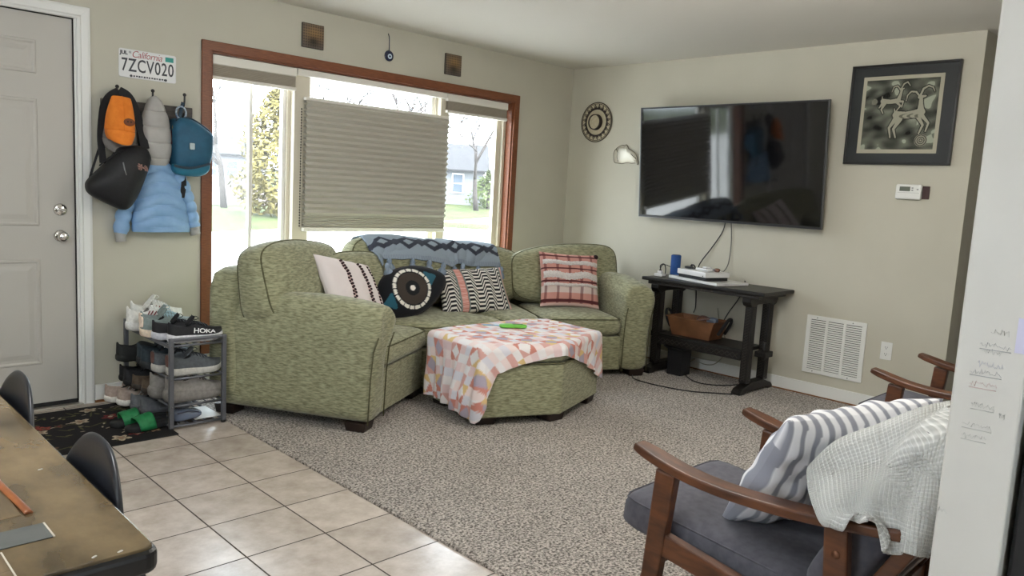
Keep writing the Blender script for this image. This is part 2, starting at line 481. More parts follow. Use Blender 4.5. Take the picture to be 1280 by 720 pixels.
def knobset(z, name, knob):
    M = Matrix.Translation((-3.985, 0.02, z)) @ Matrix.Rotation(pi / 2, 4, 'X')
    b = MB(); b.lathe([(0.0, 0.012), (0.026, 0.012), (0.031, 0.008), (0.033, 0.0)][::-1], 28, M)
    o = b.build(name, M_chrome, d)
    b = MB()
    if knob: b.lathe([(0.012, 0.01), (0.011, 0.03), (0.022, 0.04), (0.028, 0.052), (0.026, 0.063), (0.016, 0.069), (0.0, 0.07)], 28, M); b.build('knob', M_chrome, o)
    else:
        b.lathe([(0.02, 0.012), (0.019, 0.016), (0.0, 0.017)], 24, M)
        b.box(-0.02, 0.018, -0.0045, 0.0045, 0.016, 0.03, M=M @ Matrix.Rotation(R(-25), 4, 'Z')); b.build('thumb_turn', M_chrome, o, bevel=0.002)
knobset(1.064, 'deadbolt', False); knobset(0.925, 'door_knob_rose', True)

# picture window
w = sgroup('window_1', (-1.95, 0.05, 0.265))
x0, x1, zt, zb = -3.2508, -0.6497, 2.0638, 0.21
c = 0.058
b = MB(); b.box(x0, x0 + c, -0.017, 0, zb, zt); b.box(x1 - c, x1, -0.017, 0, zb, zt); b.build('casing_side', M_casing, w, bevel=0.004)
b = MB(); b.box(x0, x1, -0.0175, 0, zt - c, zt); b.box(x0, x1, -0.0175, 0, zb, zb + c); b.build('casing_head', M_casing_h, w, bevel=0.004)
b = MB(); b.box(-3.195, -3.18, 0, 0.1, 0.265, 2.012); b.box(-0.72, -0.705, 0, 0.1, 0.265, 2.012); b.box(-3.18, -0.72, 0, 0.1, 0.265, 0.285); b.box(-3.18, -0.72, 0, 0.1, 1.998, 2.012); b.build('jamb', M_casing, w)
def frame_mb(xa, xb, za, zb, t, ya, yb):
    b = MB(); b.box(xa, xa + t, ya, yb, za, zb); b.box(xb - t, xb, ya, yb, za, zb); b.box(xa + t, xb - t, ya, yb, za, za + t); b.box(xa + t, xb - t, ya, yb, zb - t, zb); return b
frame_mb(-3.18, -0.72, 0.285, 1.998, 0.02, 0.085, 0.15).build('outer_frame', M_vinyl_w, w, bevel=0.003)
for xa, xb in ((-2.66, -2.50), (-1.455, -1.325)):
    b = MB(); b.box(xa + 0.03, xb - 0.02, 0.04, 0.15, 0.285, 1.998); b.box(xa + 0.005, xb - 0.005, 0.085, 0.14, 0.285, 1.998); b.build('mullion', M_vinyl, w, bevel=0.004)
frame_mb(-2.505, -1.45, 0.305, 1.978, 0.022, 0.095, 0.14).build('fixed_sash', M_vinyl_w, w, bevel=0.003)
frame_mb(-3.16, -2.655, 0.305, 1.978, 0.024, 0.10, 0.14).build('sliding_sash', M_vinyl_w, w, bevel=0.003)
frame_mb(-1.33, -0.75, 0.305, 1.978, 0.03, 0.10, 0.14).build('casement_sash', M_vinyl, w, bevel=0.003)
b = MB(); b.box(-2.905, -2.88, 0.098, 0.125, 0.32, 1.96); b.build('meeting_stile', M_vinyl_w, w, bevel=0.003)
b = MB(); b.box(-0.752, -0.722, 0.06, 0.1, 0.29, 1.99); b.box(-0.80, -0.752, 0.085, 0.1, 0.29, 1.99); b.build('stop', M_vinyl, w, bevel=0.003)
for xa, xb in ((-2.49, -1.465), (-3.14, -2.672), (-1.305, -0.775)):
    b = MB(); b.box(xa, xb, 0.118, 0.122, 0.32, 1.965); b.build('pane', M_glass, w)
b = MB(); b.add([(-3.14, 0.132, 0.32), (-2.9, 0.132, 0.32), (-2.9, 0.132, 1.965), (-3.14, 0.132, 1.965)], [(0, 1, 2, 3)]); b.build('insect_screen', M_screen, w)
# kitchen window and back window behind the camera
w2 = sgroup('window_2', (-7.22, -3.3, 1.05))
b = MB()
for q in ((-3.9, -3.84, 1.05, 2.0), (-2.76, -2.7, 1.05, 2.0), (-3.84, -2.76, 1.05, 1.11), (-3.84, -2.76, 1.94, 2.0), (-3.84, -2.76, 1.50, 1.54)): b.box(-7.26, -7.2, *q)
b.build('sash', M_vinyl_w, w2)
b = MB(); b.box(-7.232, -7.228, -3.85, -2.75, 1.06, 1.99); b.build('pane', M_glass, w2)
w3 = sgroup('window_3', (-5, -7.22, 1.0))
b = MB()
for q in ((-5.6, -5.54, 1.0, 2.0), (-4.46, -4.4, 1.0, 2.0), (-5.54, -4.46, 1.0, 1.06), (-5.54, -4.46, 1.94, 2.0), (-5.54, -4.46, 1.48, 1.52)): b.box(q[0], q[1], -7.26, -7.2, q[2], q[3])
b.build('sash', M_vinyl_w, w3)
b = MB(); b.box(-5.55, -4.45, -7.232, -7.228, 1.01, 1.99); b.build('pane', M_glass, w3)

# ---------------------------------------------------------------- outside
def ground_z(x, y):
    d = max(0.0, x * 0.55 + y * 0.83 - 30)
    return -0.45 + 0.022 * d
M_lawn = mat('spring_lawn', rgb(52, 66, 30), rgb(70, 72, 44), 0.6, rough=0.95, spec=0.1, detail=8)
M_pave = mat('pale_concrete', rgb(206, 203, 198), rgb(216, 212, 206), 1.5, rough=0.9, spec=0.1)
M_road = mat('pale_road', rgb(84, 74, 70), rgb(92, 82, 78), 1.0, rough=0.9, spec=0.1)
def strip(name, m, lo, hi, dz):
    b = MB(); n = 24; k = 14
    rows = []
    for i in range(n + 1):
        t = i / n; row = []
        for j in range(k + 1):
            s_ = j / k
            x = lo[0][0] * (1 - t) * (1 - s_) + lo[1][0] * t * (1 - s_) + hi[0][0] * (1 - t) * s_ + hi[1][0] * t * s_
            y = lo[0][1] * (1 - t) * (1 - s_) + lo[1][1] * t * (1 - s_) + hi[0][1] * (1 - t) * s_ + hi[1][1] * t * s_
            row.append((x, y, ground_z(x, y) + dz))
        rows.append(row)
    b.ring(rows[::-1], False)
    return struct(b, name, m)
strip('ground', M_lawn, ((-60, 0.16), (150, 0.16)), ((-60, 190), (150, 190)), 0.0)
strip('driveway_ground', M_pave, ((-30, 0.5), (46, 0.5)), ((-30, 2), (46, 38)), 0.02)
strip('driveway_ground', M_pave, ((-45, 0.6), (-4, 0.6)), ((-45, 16), (-4, 13.5)), 0.025)
strip('road_ground', M_road, ((-20, 34), (20, 36)), ((-20, 62), (30, 64)), 0.03)
M_bark = mat('grey_bark', rgb(52, 46, 44), rgb(66, 60, 56), 6, rough=0.9)
def branchy(name, label, base, h, seed, group='bare trees beyond the lawn', spread=0.55, depth=6, r0=0.2):
    rnd = random.Random(seed)
    z = ground_z(*base)
    t = thing(name, label, 'tree', (base[0], base[1], z), group, local=True)
    bt = MB(); bb = MB()
    def grow(p, d, ln, r, lev):
        pts = [p]; q = p
        for i in range(3):
            d = (d + Vector((rnd.uniform(-1, 1), rnd.uniform(-1, 1), rnd.uniform(-0.3, 0.6))) * 0.16).normalized()
            q = q + d * ln / 3; pts.append(q)
        (bt if lev == 0 else bb).tube(pts, [max(0.026, r * (1 - 0.16 * i)) for i in range(4)], 6 if lev < 2 else 3)
        if lev >= depth: return
        for i in range(3 if lev < 2 else rnd.choice((2, 3))):
            s_ = pts[rnd.choice((2, 3, 3))] if lev else pts[3 if i else 2]
            nd = (d + Vector((rnd.uniform(-1, 1), rnd.uniform(-1, 1), rnd.uniform(-0.25, 0.5))) * spread * 1.5).normalized()
            grow(s_, nd, ln * rnd.uniform(0.62, 0.82), r * 0.55, lev + 1)
    grow(Vector((0, 0, -0.1)), Vector((0, 0, 1)), h * 0.3, r0, 0)
    bt.build('trunk', M_bark, t); bb.build('branches', M_bark, t)
def along(px, dist):
    """a place outside at a bearing given by the picture column and a distance from the viewer"""
    a = 0.7875 - math.atan((px - 640) / 962.5)
    return (-5.15 + dist * math.cos(a), -4.56 + dist * math.sin(a))
branchy('bare_tree', 'wide bare tree with spreading branches seen through the left pane', along(276, 42), 11, 3, r0=0.2)
branchy('bare_tree', 'tall bare tree behind the lowered centre blind, twigs above it', along(430, 48), 13, 5)
branchy('bare_tree', 'bare tree whose twigs show above the right half of the centre blind', along(505, 44), 12, 11)
branchy('bare_tree', 'bare tree nearest the white house, behind its roof end', along(590, 52), 11, 21)
branchy('bare_tree', 'dark bare tree at the right edge of the right pane', along(612, 58), 13, 9)
branchy('bare_tree', 'bare tree standing left of the one by the white house', along(545, 84), 14, 17)
M_leaf = mat('yellow_green_leaves', rgb(92, 84, 42), rgb(122, 112, 70), 2.5, rough=0.8, spec=0.2)
def leafy(name, label, base, h, rad, n, m, seed, shape=0.8):
    rnd = random.Random(seed); z = ground_z(*base)
    t = thing(name, label, 'tree', (base[0], base[1], z), None, local=True)
    b = MB(); b.tube([(0, 0, -0.1), (0.05, 0, h * 0.4), (0, 0, h * 0.9)], [0.14, 0.1, 0.03], 7)
    for i in range(26):
        a = rnd.uniform(0, 2 * pi); k = rnd.uniform(0.1, 0.85); r_ = rad * (1 - k ** 1.5) * 0.9
        b.tube([(0, 0, h * k), (r_ * math.cos(a) * 0.6, r_ * math.sin(a) * 0.6, h * k + 0.1), (r_ * math.cos(a), r_ * math.sin(a), h * k + 0.3)], [0.03, 0.02, 0.008], 4)
    b.build('trunk', M_bark, t)
    b = MB()
    for i in range(n):
        k = rnd.random() ** 0.9; a = rnd.uniform(0, 2 * pi)
        lump = 1 + 0.22 * math.sin(3 * a + 9 * k) + 0.15 * math.sin(7 * a - 14 * k)
        r_ = rad * (1 - k ** 1.7) * lump * rnd.uniform(0.45, 1.0) ** 0.5 * (0.6 + 0.4 * min(1, k * 5))
        p = Vector((r_ * math.cos(a), r_ * math.sin(a), 0.15 + (h - 0.15) * k + rnd.uniform(-0.2, 0.2)))
        u = Vector((rnd.uniform(-1, 1), rnd.uniform(-1, 1), rnd.uniform(-1, 1))).normalized(); v = u.orthogonal().normalized()
        s_ = rnd.uniform(0.10, 0.19)
        b.add([p - u * s_, p + v * s_ * 0.5, p + u * s_, p - v * s_ * 0.5], [(0, 1, 2, 3)])
    b.build('foliage', m, t)
leafy('leafy_tree', 'yellow-green leafy tree on the lawn beyond the left pane', along(352, 37), 6.6, 2.3, 8200, M_leaf, 4)
M_bush = mat('pale_green_leaves', rgb(60, 72, 34), rgb(78, 86, 50), 2.5, rough=0.8, spec=0.2)
leafy('shrub', 'pale green shrub right of the white house corner', along(604, 56), 2.6, 1.5, 1500, M_bush, 8)
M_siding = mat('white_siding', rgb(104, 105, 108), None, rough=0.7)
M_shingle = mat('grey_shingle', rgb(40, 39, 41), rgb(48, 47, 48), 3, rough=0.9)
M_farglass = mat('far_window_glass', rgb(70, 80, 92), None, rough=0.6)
def house(name, label, px, dist, wd, dp, eave, ridge, wins, m, turn=0.0, group='houses across the street'):
    bx, by = along(px, dist); z = ground_z(bx, by)
    a = 0.7875 - math.atan((px - 640) / 962.5)
    t = thing(name, label, 'house', (bx, by, z), group, local=True, rot=(0, 0, a - pi / 2 + turn))
    b = MB(); b.box(-wd / 2, wd / 2, 0, dp, -0.6, eave)
    b.add([(-wd / 2, 0, eave), (-wd / 2, dp, eave), (-wd / 2, dp / 2, ridge), (wd / 2, 0, eave), (wd / 2, dp, eave), (wd / 2, dp / 2, ridge)], [(0, 1, 2), (3, 5, 4)], 0, False)
    b.build('wall', m, t)
    b = MB(); o_ = 0.45; s_ = (ridge - eave) / (dp / 2)
    for sy in (0, 1):
        y_e = -o_ if sy == 0 else dp + o_; z_e = eave - o_ * s_
        q = [(-wd / 2 - o_, y_e, z_e), (wd / 2 + o_, y_e, z_e), (wd / 2 + o_, dp / 2, ridge), (-wd / 2 - o_, dp / 2, ridge)]
        b.hexa(q if sy == 0 else q[::-1], [(x, y, zz + 0.14) for x, y, zz in (q if sy == 0 else q[::-1])])
    b.build('roof', M_shingle, t)
    for wx, wz, ww, wh in wins:
        b = MB(); b.box(wx - ww / 2, wx + ww / 2, -0.04, 0.02, wz, wz + wh); o = b.build('window', M_farglass, t)
        b = MB()
        for q in ((wx - ww / 2 - 0.08, wx - ww / 2, wz, wz + wh), (wx + ww / 2, wx + ww / 2 + 0.08, wz, wz + wh), (wx - ww / 2 - 0.08, wx + ww / 2 + 0.08, wz - 0.08, wz), (wx - ww / 2 - 0.08, wx + ww / 2 + 0.08, wz + wh, wz + wh + 0.08), (wx - ww / 2, wx + ww / 2, wz + wh / 2 - 0.03, wz + wh / 2 + 0.03)):
            b.box(q[0], q[1], -0.07, 0.0, q[2], q[3])
        b.build('window_frame', M_vinyl_w, o)
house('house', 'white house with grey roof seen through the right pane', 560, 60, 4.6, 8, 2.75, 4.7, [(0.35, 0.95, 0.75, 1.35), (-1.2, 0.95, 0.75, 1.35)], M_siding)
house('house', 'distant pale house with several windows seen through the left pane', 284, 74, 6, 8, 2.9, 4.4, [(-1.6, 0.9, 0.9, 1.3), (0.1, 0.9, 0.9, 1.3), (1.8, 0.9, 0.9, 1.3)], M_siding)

# made-up glowing fixtures, out of view, for the two added fill lights
M_fill_glow = mat('fill_lamp_glow', (0.9, 0.88, 0.84), None, rough=0.4)
M_fill_glow.node_tree.nodes['Principled BSDF'].inputs['Emission Color'].default_value = (1, 0.95, 0.88, 1)
M_fill_glow.node_tree.nodes['Principled BSDF'].inputs['Emission Strength'].default_value = 3.0
for (lx, ly, pw, lcol), lab in zip(FILL_LAMPS, ('added unseen round fill lamp over the sitting area', 'added unseen round fill lamp over the dining table')):
    t = thing('added_fill_lamp', lab, 'ceiling lamp', (lx, ly, 2.27), 'added fill lamps')
    b = MB(); b.lathe([(0.0, 2.275), (0.18, 2.285), (0.26, 2.31), (0.27, 2.335)], 32, Matrix.Translation((lx, ly, 0))); b.build('shade', M_fill_glow, t)
    b = MB(); b.lathe([(0.28, 2.33), (0.285, 2.345), (0.28, 2.368)], 32, Matrix.Translation((lx, ly, 0))); b.build('rim', M_white, t)

# ---------------------------------------------------------------- sectional sofa
M_sofa = mat('olive_chenille', rgb(122, 122, 95), rgb(168, 167, 136), 55, rough=0.95, bump=0.55, bscale=120, bdist=0.003, stretch=(0.55, 0.55, 2.6), spec=0.15, sheen=0.25, detail=6)
M_sofa_pipe = mat('olive_piping', rgb(88, 87, 66), rgb(108, 106, 82), 60, rough=0.95, spec=0.1)
M_foot = mat('espresso_wood', rgb(34, 22, 18), rgb(44, 30, 24), 20, rough=0.45)
ML = frame((-2.96, -1.36, 0), (0.862, 0.507, 0), (-0.507, 0.862, 0))
MR = frame((-1.29, -1.005, 0), (0.88, -0.475, 0), (0.475, 0.88, 0))
sofa = thing('sectional_sofa', 'olive green chenille sectional sofa curved into the corner under the window', 'sofa', (-1.8, -0.7, 0))
def arm_mb(M, flip, w=0.215, hs=((-0.08, 0.60), (-0.03, 0.655), (0.08, 0.69), (0.28, 0.705), (0.52, 0.70), (0.72, 0.67), (0.93, 0.62)), U0=0.0):
    b = MB(); rows = []
    def h(v):
        for (a, ha), (c_, hc) in zip(hs, hs[1:]):
            if v <= c_:
                t = max(0, (v - a) / (c_ - a)); return ha + (hc - ha) * t
        return hs[-1][1]
    def vf(z):
        P = [(0.055, 0.0), (0.40, -0.012), (0.50, -0.035), (0.58, -0.07), (0.64, -0.06), (0.72, -0.02)]
        for (a, ha), (c_, hc) in zip(P, P[1:]):
            if z <= c_: return ha + (hc - ha) * (z - a) / (c_ - a)
        return P[-1][1]
    def sect(v, inset, vz):
        H_ = h(v) - inset * 0.7; pts = []
        top0 = H_ - 0.16
        for i in range(8): pts.append((inset - (0.012 if i > 4 else 0) * (i - 4) / 3, 0.055 + (top0 - 0.055) * i / 7))
        for i in range(1, 12):
            a = pi * i / 12
            cx_ = w / 2 + 0.004; rx = w / 2 + 0.016 - inset
            e = 0.72
            pts.append((cx_ - rx * math.copysign(abs(math.cos(a)) ** e, math.cos(a)), top0 + 0.16 * abs(math.sin(a)) ** e))
        for i in range(8): pts.append((w - inset, top0 + (0.055 - top0) * i / 7))
        return [((U0 + (w - u if flip else u)), (v + vf(z) if vz else v), z) for u, z in pts]
    rows.append(sect(0.03, 0.028, 1))
    rows.append([(x, y - 0.0, z) for x, y, z in sect(0.03, 0.006, 1)])
    rows[0] = [(x, y - 0.028, z) for x, y, z in rows[0]]
    rows[1] = [(x, y - 0.016, z) for x, y, z in rows[1]]
    for v in (0.06, 0.12, 0.2, 0.3, 0.4, 0.52, 0.64, 0.76, 0.86, 0.935):
        rows.append([(x, y + (1 - min(1, (v - 0.06) / 0.1)) * (vf(z) * 0.6 - 0.0), z) for x, y, z in sect(v, 0.0, 0)])
    if flip: rows = rows[::-1]; b.ring(rows, True, True, True, M=M)
    else: b.ring(rows, True, True, True, M=M)
    b.f = [f[::-1] for f in b.f]
    return b
def pipe_loop(M, hw, hh, off, parent, r=0.0045, a=7, name='piping'):
    pts = []
    for i in range(64):
        t = 2 * pi * i / 64; c_, s_ = math.cos(t), math.sin(t)
        q = (abs(c_) ** a + abs(s_) ** a) ** (-1 / a)
        pts.append(M @ Vector((c_ * q * hw, s_ * q * hh, off)))
    b = MB(); b.tube(pts, r, 5, True); return b.build(name, M_sofa_pipe, parent)
# bases
for nm, quad in (('left', [ML @ Vector((0.2, 0.035, 0)), ML @ Vector((0.845, 0.035, 0)), ML @ Vector((0.845, 0.91, 0)), ML @ Vector((0.2, 0.91, 0))]),
                 ('middle', [Vector((-2.235, -0.905, 0)), Vector((-1.285, -0.965, 0)), Vector((-0.85, -0.16, 0)), Vector((-2.71, -0.13, 0))]),
                 ('right', [MR @ Vector((0.005, 0.035, 0)), MR @ Vector((0.62, 0.035, 0)), MR @ Vector((0.62, 0.93, 0)), MR @ Vector((0.005, 0.93, 0))])):
    b = MB(); b.prism([(p.x, p.y) for p in quad], 0.056, 0.30); b.build('base', M_sofa, sofa, bevel=0.01)
arm_mb(ML, False).build('armrest', M_sofa, sofa, subd=1)
arm_mb(MR, True, w=0.22, U0=0.60, hs=((-0.08, 0.60), (-0.03, 0.66), (0.08, 0.70), (0.28, 0.725), (0.52, 0.72), (0.72, 0.69), (0.93, 0.62))).build('armrest', M_sofa, sofa, subd=1)
# front seams of the arms
for M, us in ((ML, (0.012, 0.205)), (MR, (0.612, 0.808))):
    b = MB()
    for u in us: b.tube([M @ Vector((u, -0.003 + dv, z)) for z, dv in ((0.058, 0.0), (0.3, -0.008), (0.44, -0.02), (0.52, -0.045))], 0.004, 5)
    b.build('piping', M_sofa_pipe, sofa)
# backs
def back(M, u0, u1, v0, v1, zt):
    b = MB(); b.sq((u1 - u0) / 2, (v1 - v0) / 2, (zt - 0.075) / 2, a=7, b=9, n=10, M=M @ Matrix.Translation(((u0 + u1) / 2, (v0 + v1) / 2, (zt + 0.075) / 2)))
    b.build('back', M_sofa, sofa)
back(ML, -0.03, 0.86, 0.75, 0.938, 0.805)
back(MR, 0.0, 0.80, 0.77, 0.955, 0.80)
back(frame((-1.77, -0.2, 0), (1, -0.02, 0), (0.02, 1, 0)), -0.90, 0.90, -0.03, 0.12, 0.80)
# seat cushions
def quad_warp(q):
    q = [Vector((*p, 0)) for p in q]
    def w(p):
        s_, t = (p.x + 1) / 2, (p.y + 1) / 2
        g = q[0] * (1 - s_) * (1 - t) + q[1] * s_ * (1 - t) + q[2] * s_ * t + q[3] * (1 - s_) * t
        return (g.x, g.y, p.z)
    return w
def seat(q, z0, z1):
    b = MB(); b.sq(1, 1, (z1 - z0) / 2, a=16, b=3.4, n=22, M=Matrix.Translation((0, 0, (z0 + z1) / 2)), warp=quad_warp(q))
    o = b.build('seat_cushion', M_sofa, sofa)
    W = quad_warp(q); pts = []
    for i in range(96):
        t = 2 * pi * i / 96; c_, s_ = math.cos(t), math.sin(t); k = (abs(c_) ** 16 + abs(s_) ** 16) ** (-1 / 16) * 0.985
        x, y, _ = W(Vector((c_ * k, s_ * k, 0))); pts.append((x, y, z0 + (z1 - z0) * 0.80))
    b = MB(); b.tube(pts, 0.004, 5, True); b.build('piping', M_sofa_pipe, o)
def m2(M, *uv): return [((M @ Vector((u, v, 0))).x, (M @ Vector((u, v, 0))).y) for u, v in uv]
seat(m2(ML, (0.208, 0.0), (0.84, 0.0), (0.84, 0.72), (0.208, 0.72)), 0.285, 0.462)
seat([(-2.225, -0.925), (-1.585, -0.965), (-1.585, -0.24), (-2.64, -0.24)], 0.285, 0.466)
seat([(-1.58, -0.967), (-1.285, -0.985), (-0.90, -0.26), (-1.58, -0.24)], 0.285, 0.462)
seat(m2(MR, (0.005, 0.0), (0.605, 0.0), (0.605, 0.72), (0.005, 0.72)), 0.285, 0.462)
# back cushions: centre, direction of their width, tilt
def back_cushion(c, ex, hw, hh, ht, tilt=12, roll=0, b_=3.2, slump=0.0):
    ex = Vector((ex[0], ex[1], 0)).normalized(); nrm = Vector((ex.y, -ex.x, 0))      # nrm: the way the cushion faces
    M = frame(c, ex, Vector((0, 0, 1)), nrm)
    M = M @ Matrix.Rotation(R(-tilt), 4, 'X') @ Matrix.Rotation(R(roll), 4, 'Z')
    def w(p):
        return (p.x, p.y + slump * (p.x / hw) * (p.y > 0) * (p.y / hh) + 0.012 * math.sin(7 * p.x + 2) * (p.y / hh), p.z * (1.12 - 0.22 * p.y / hh))
    b = MB(); b.sq(hw, hh, ht, a=5, b=b_, n=20, M=M, warp=w); o = b.build('back_cushion', M_sofa, sofa)
    pts = []
    for sgn in (1, -1):
        pts = []
        for i in range(80):
            t = 2 * pi * i / 80; c_, s_ = math.cos(t), math.sin(t); zz = 0.52
            k = (abs(c_) ** 5 + abs(s_) ** 5) ** (-1 / 5) * (1 - zz ** b_) ** (1 / b_)
            pts.append(M @ Vector(w(Vector((c_ * k * hw, s_ * k * hh, zz * ht * sgn)))))
        b = MB(); b.tube(pts, 0.0045, 5, True); b.build('piping', M_sofa_pipe, o)
eL = (0.856, 0.517); eR = (0.88, -0.475)
pL = lambda u, v, z: tuple(ML @ Vector((u, v, z))); pR = lambda u, v, z: tuple(MR @ Vector((u, v, z)))
back_cushion(pL(0.40, 0.66, 0.715), eL, 0.44, 0.225, 0.135, 12, -2)
back_cushion((-2.48, -0.46, 0.655), (0.95, 0.25), 0.27, 0.20, 0.12, 14)
back_cushion((-2.02, -0.32, 0.695), (1, -0.02), 0.42, 0.235, 0.13, 10, 0, slump=-0.03)
back_cushion((-1.28, -0.32, 0.665), (1, -0.10), 0.36, 0.215, 0.125, 10, 0, slump=-0.03)
back_cushion(pR(0.35, 0.63, 0.675), eR, 0.445, 0.225, 0.13, 12, 0, slump=0.05)
# feet
def foot(parent, p, yaw, sx=0.06, sy=0.06):
    M = Matrix.Translation((p[0], p[1], 0)) @ Matrix.Rotation(yaw, 4, 'Z')
    b = MB(); q = lambda k, z: [(-sx * k, -sy * k, z), (sx * k, -sy * k, z), (sx * k, sy * k, z), (-sx * k, sy * k, z)]
    b.hexa(q(0.86, 0.012), q(1, 0.062), M=M); b.build('foot', M_foot, parent, bevel=0.004)
aL = math.atan2(0.517, 0.856); aR = math.atan2(-0.475, 0.88)
for u, v in ((0.075, 0.075), (0.075, 0.85), (0.78, 0.1), (0.78, 0.85)): foot(sofa, pL(u, v, 0), aL)
for u, v in ((0.745, 0.075), (0.745, 0.87), (0.06, 0.1), (0.06, 0.85)): foot(sofa, pR(u, v, 0), aR)
foot(sofa, (-1.75, -0.85), 0)

# ---------------------------------------------------------------- ottoman
ott = thing('ottoman', 'olive green wedge-shaped ottoman under a patchwork blanket', 'ottoman', (-1.9, -1.4, 0))
OP = [(-2.34, -1.075), (-2.40, -1.59), (-1.95, -1.79), (-1.41, -1.61), (-1.375, -1.12), (-1.55, -1.045), (-2.20, -1.04)]
def inset(P, d):
    cx = sum(p[0] for p in P) / len(P); cy = sum(p[1] for p in P) / len(P)
    return [(x - (x - cx) * d / math.hypot(x - cx, y - cy), y - (y - cy) * d / math.hypot(x - cx, y - cy)) for x, y in P]
b = MB(); b.prism(OP[::-1], 0.058, 0.352); b.build('body', M_sofa, ott, bevel=0.012, seg=3)
b = MB(); b.prism(OP[::-1], 0.356, 0.452); b.build('top_cushion', M_sofa, ott, bevel=0.03, seg=4)
b = MB(); b.tube([(x, y, 0.354) for x, y in inset(OP, -0.001)], 0.005, 5, True); b.build('piping', M_sofa_pipe, ott)
for p, yw in (((-2.31, -1.53), R(-24)), ((-1.94, -1.70), 0), ((-1.49, -1.56), R(20)), ((-2.24, -1.13), 0), ((-1.46, -1.15), 0)): foot(ott, p, yw, 0.062, 0.062)

# ---------------------------------------------------------------- patchwork blanket over the ottoman
M_quilt = attr_mat('patchwork_cotton', rough=0.85, bump=0.25, bscale=220, bdist=0.001)
PAL = np.array([lin(c) for c in ((0.93, 0.91, 0.91), (0.90, 0.80, 0.80), (0.82, 0.55, 0.50), (0.88, 0.76, 0.54), (0.70, 0.66, 0.72), (0.93, 0.86, 0.85), (0.87, 0.86, 0.89), (0.86, 0.67, 0.64))])
def hsh(i, j, k=0):
    return (np.floor(i) * 127.1 + np.floor(j) * 311.7 + k * 74.7).astype(np.int64) * 2654435761 % 1000003 / 1000003.0
def quilt(x, y):
    c_ = 0.098
    X, Y = x / c_, y / c_
    i, j = np.floor(X), np.floor(Y); fx, fy = X - i - 0.5, Y - j - 0.5
    star = ((i + j) % 2 == 0) & (hsh(i, j, 5) < 0.72)
    dia = np.abs(fx) + np.abs(fy) < 0.44
    quad = (fx > 0).astype(int) * 2 + (fy > 0).astype(int)
    edge = (np.maximum(np.abs(fx), np.abs(fy)) > 0.5 - 0.0)
    h0 = hsh(i, j); hq = hsh(i * 2 + (fx > 0), j * 2 + (fy > 0), 3)
    col_d = np.where(h0 < 0.5, 0, 4)
    tri = np.abs(fx) + np.abs(fy) < 1.5
    col_t = np.where(hq < 0.42, 2, np.where(hq < 0.7, 3, 7))
    col_o = np.where(hq < 0.35, 5, np.where(hq < 0.7, 1, 0))
    star_idx = np.where(dia, col_d, np.where(tri, col_t, col_o))
    h1 = hsh(i * 2 + (fx > 0), j * 2 + (fy > 0), 9)
    pl = np.where(h1 < 0.3, 0, np.where(h1 < 0.5, 6, np.where(h1 < 0.75, 5, np.where(h1 < 0.9, 1, 7))))
    return PAL[np.where(star, star_idx, pl)]
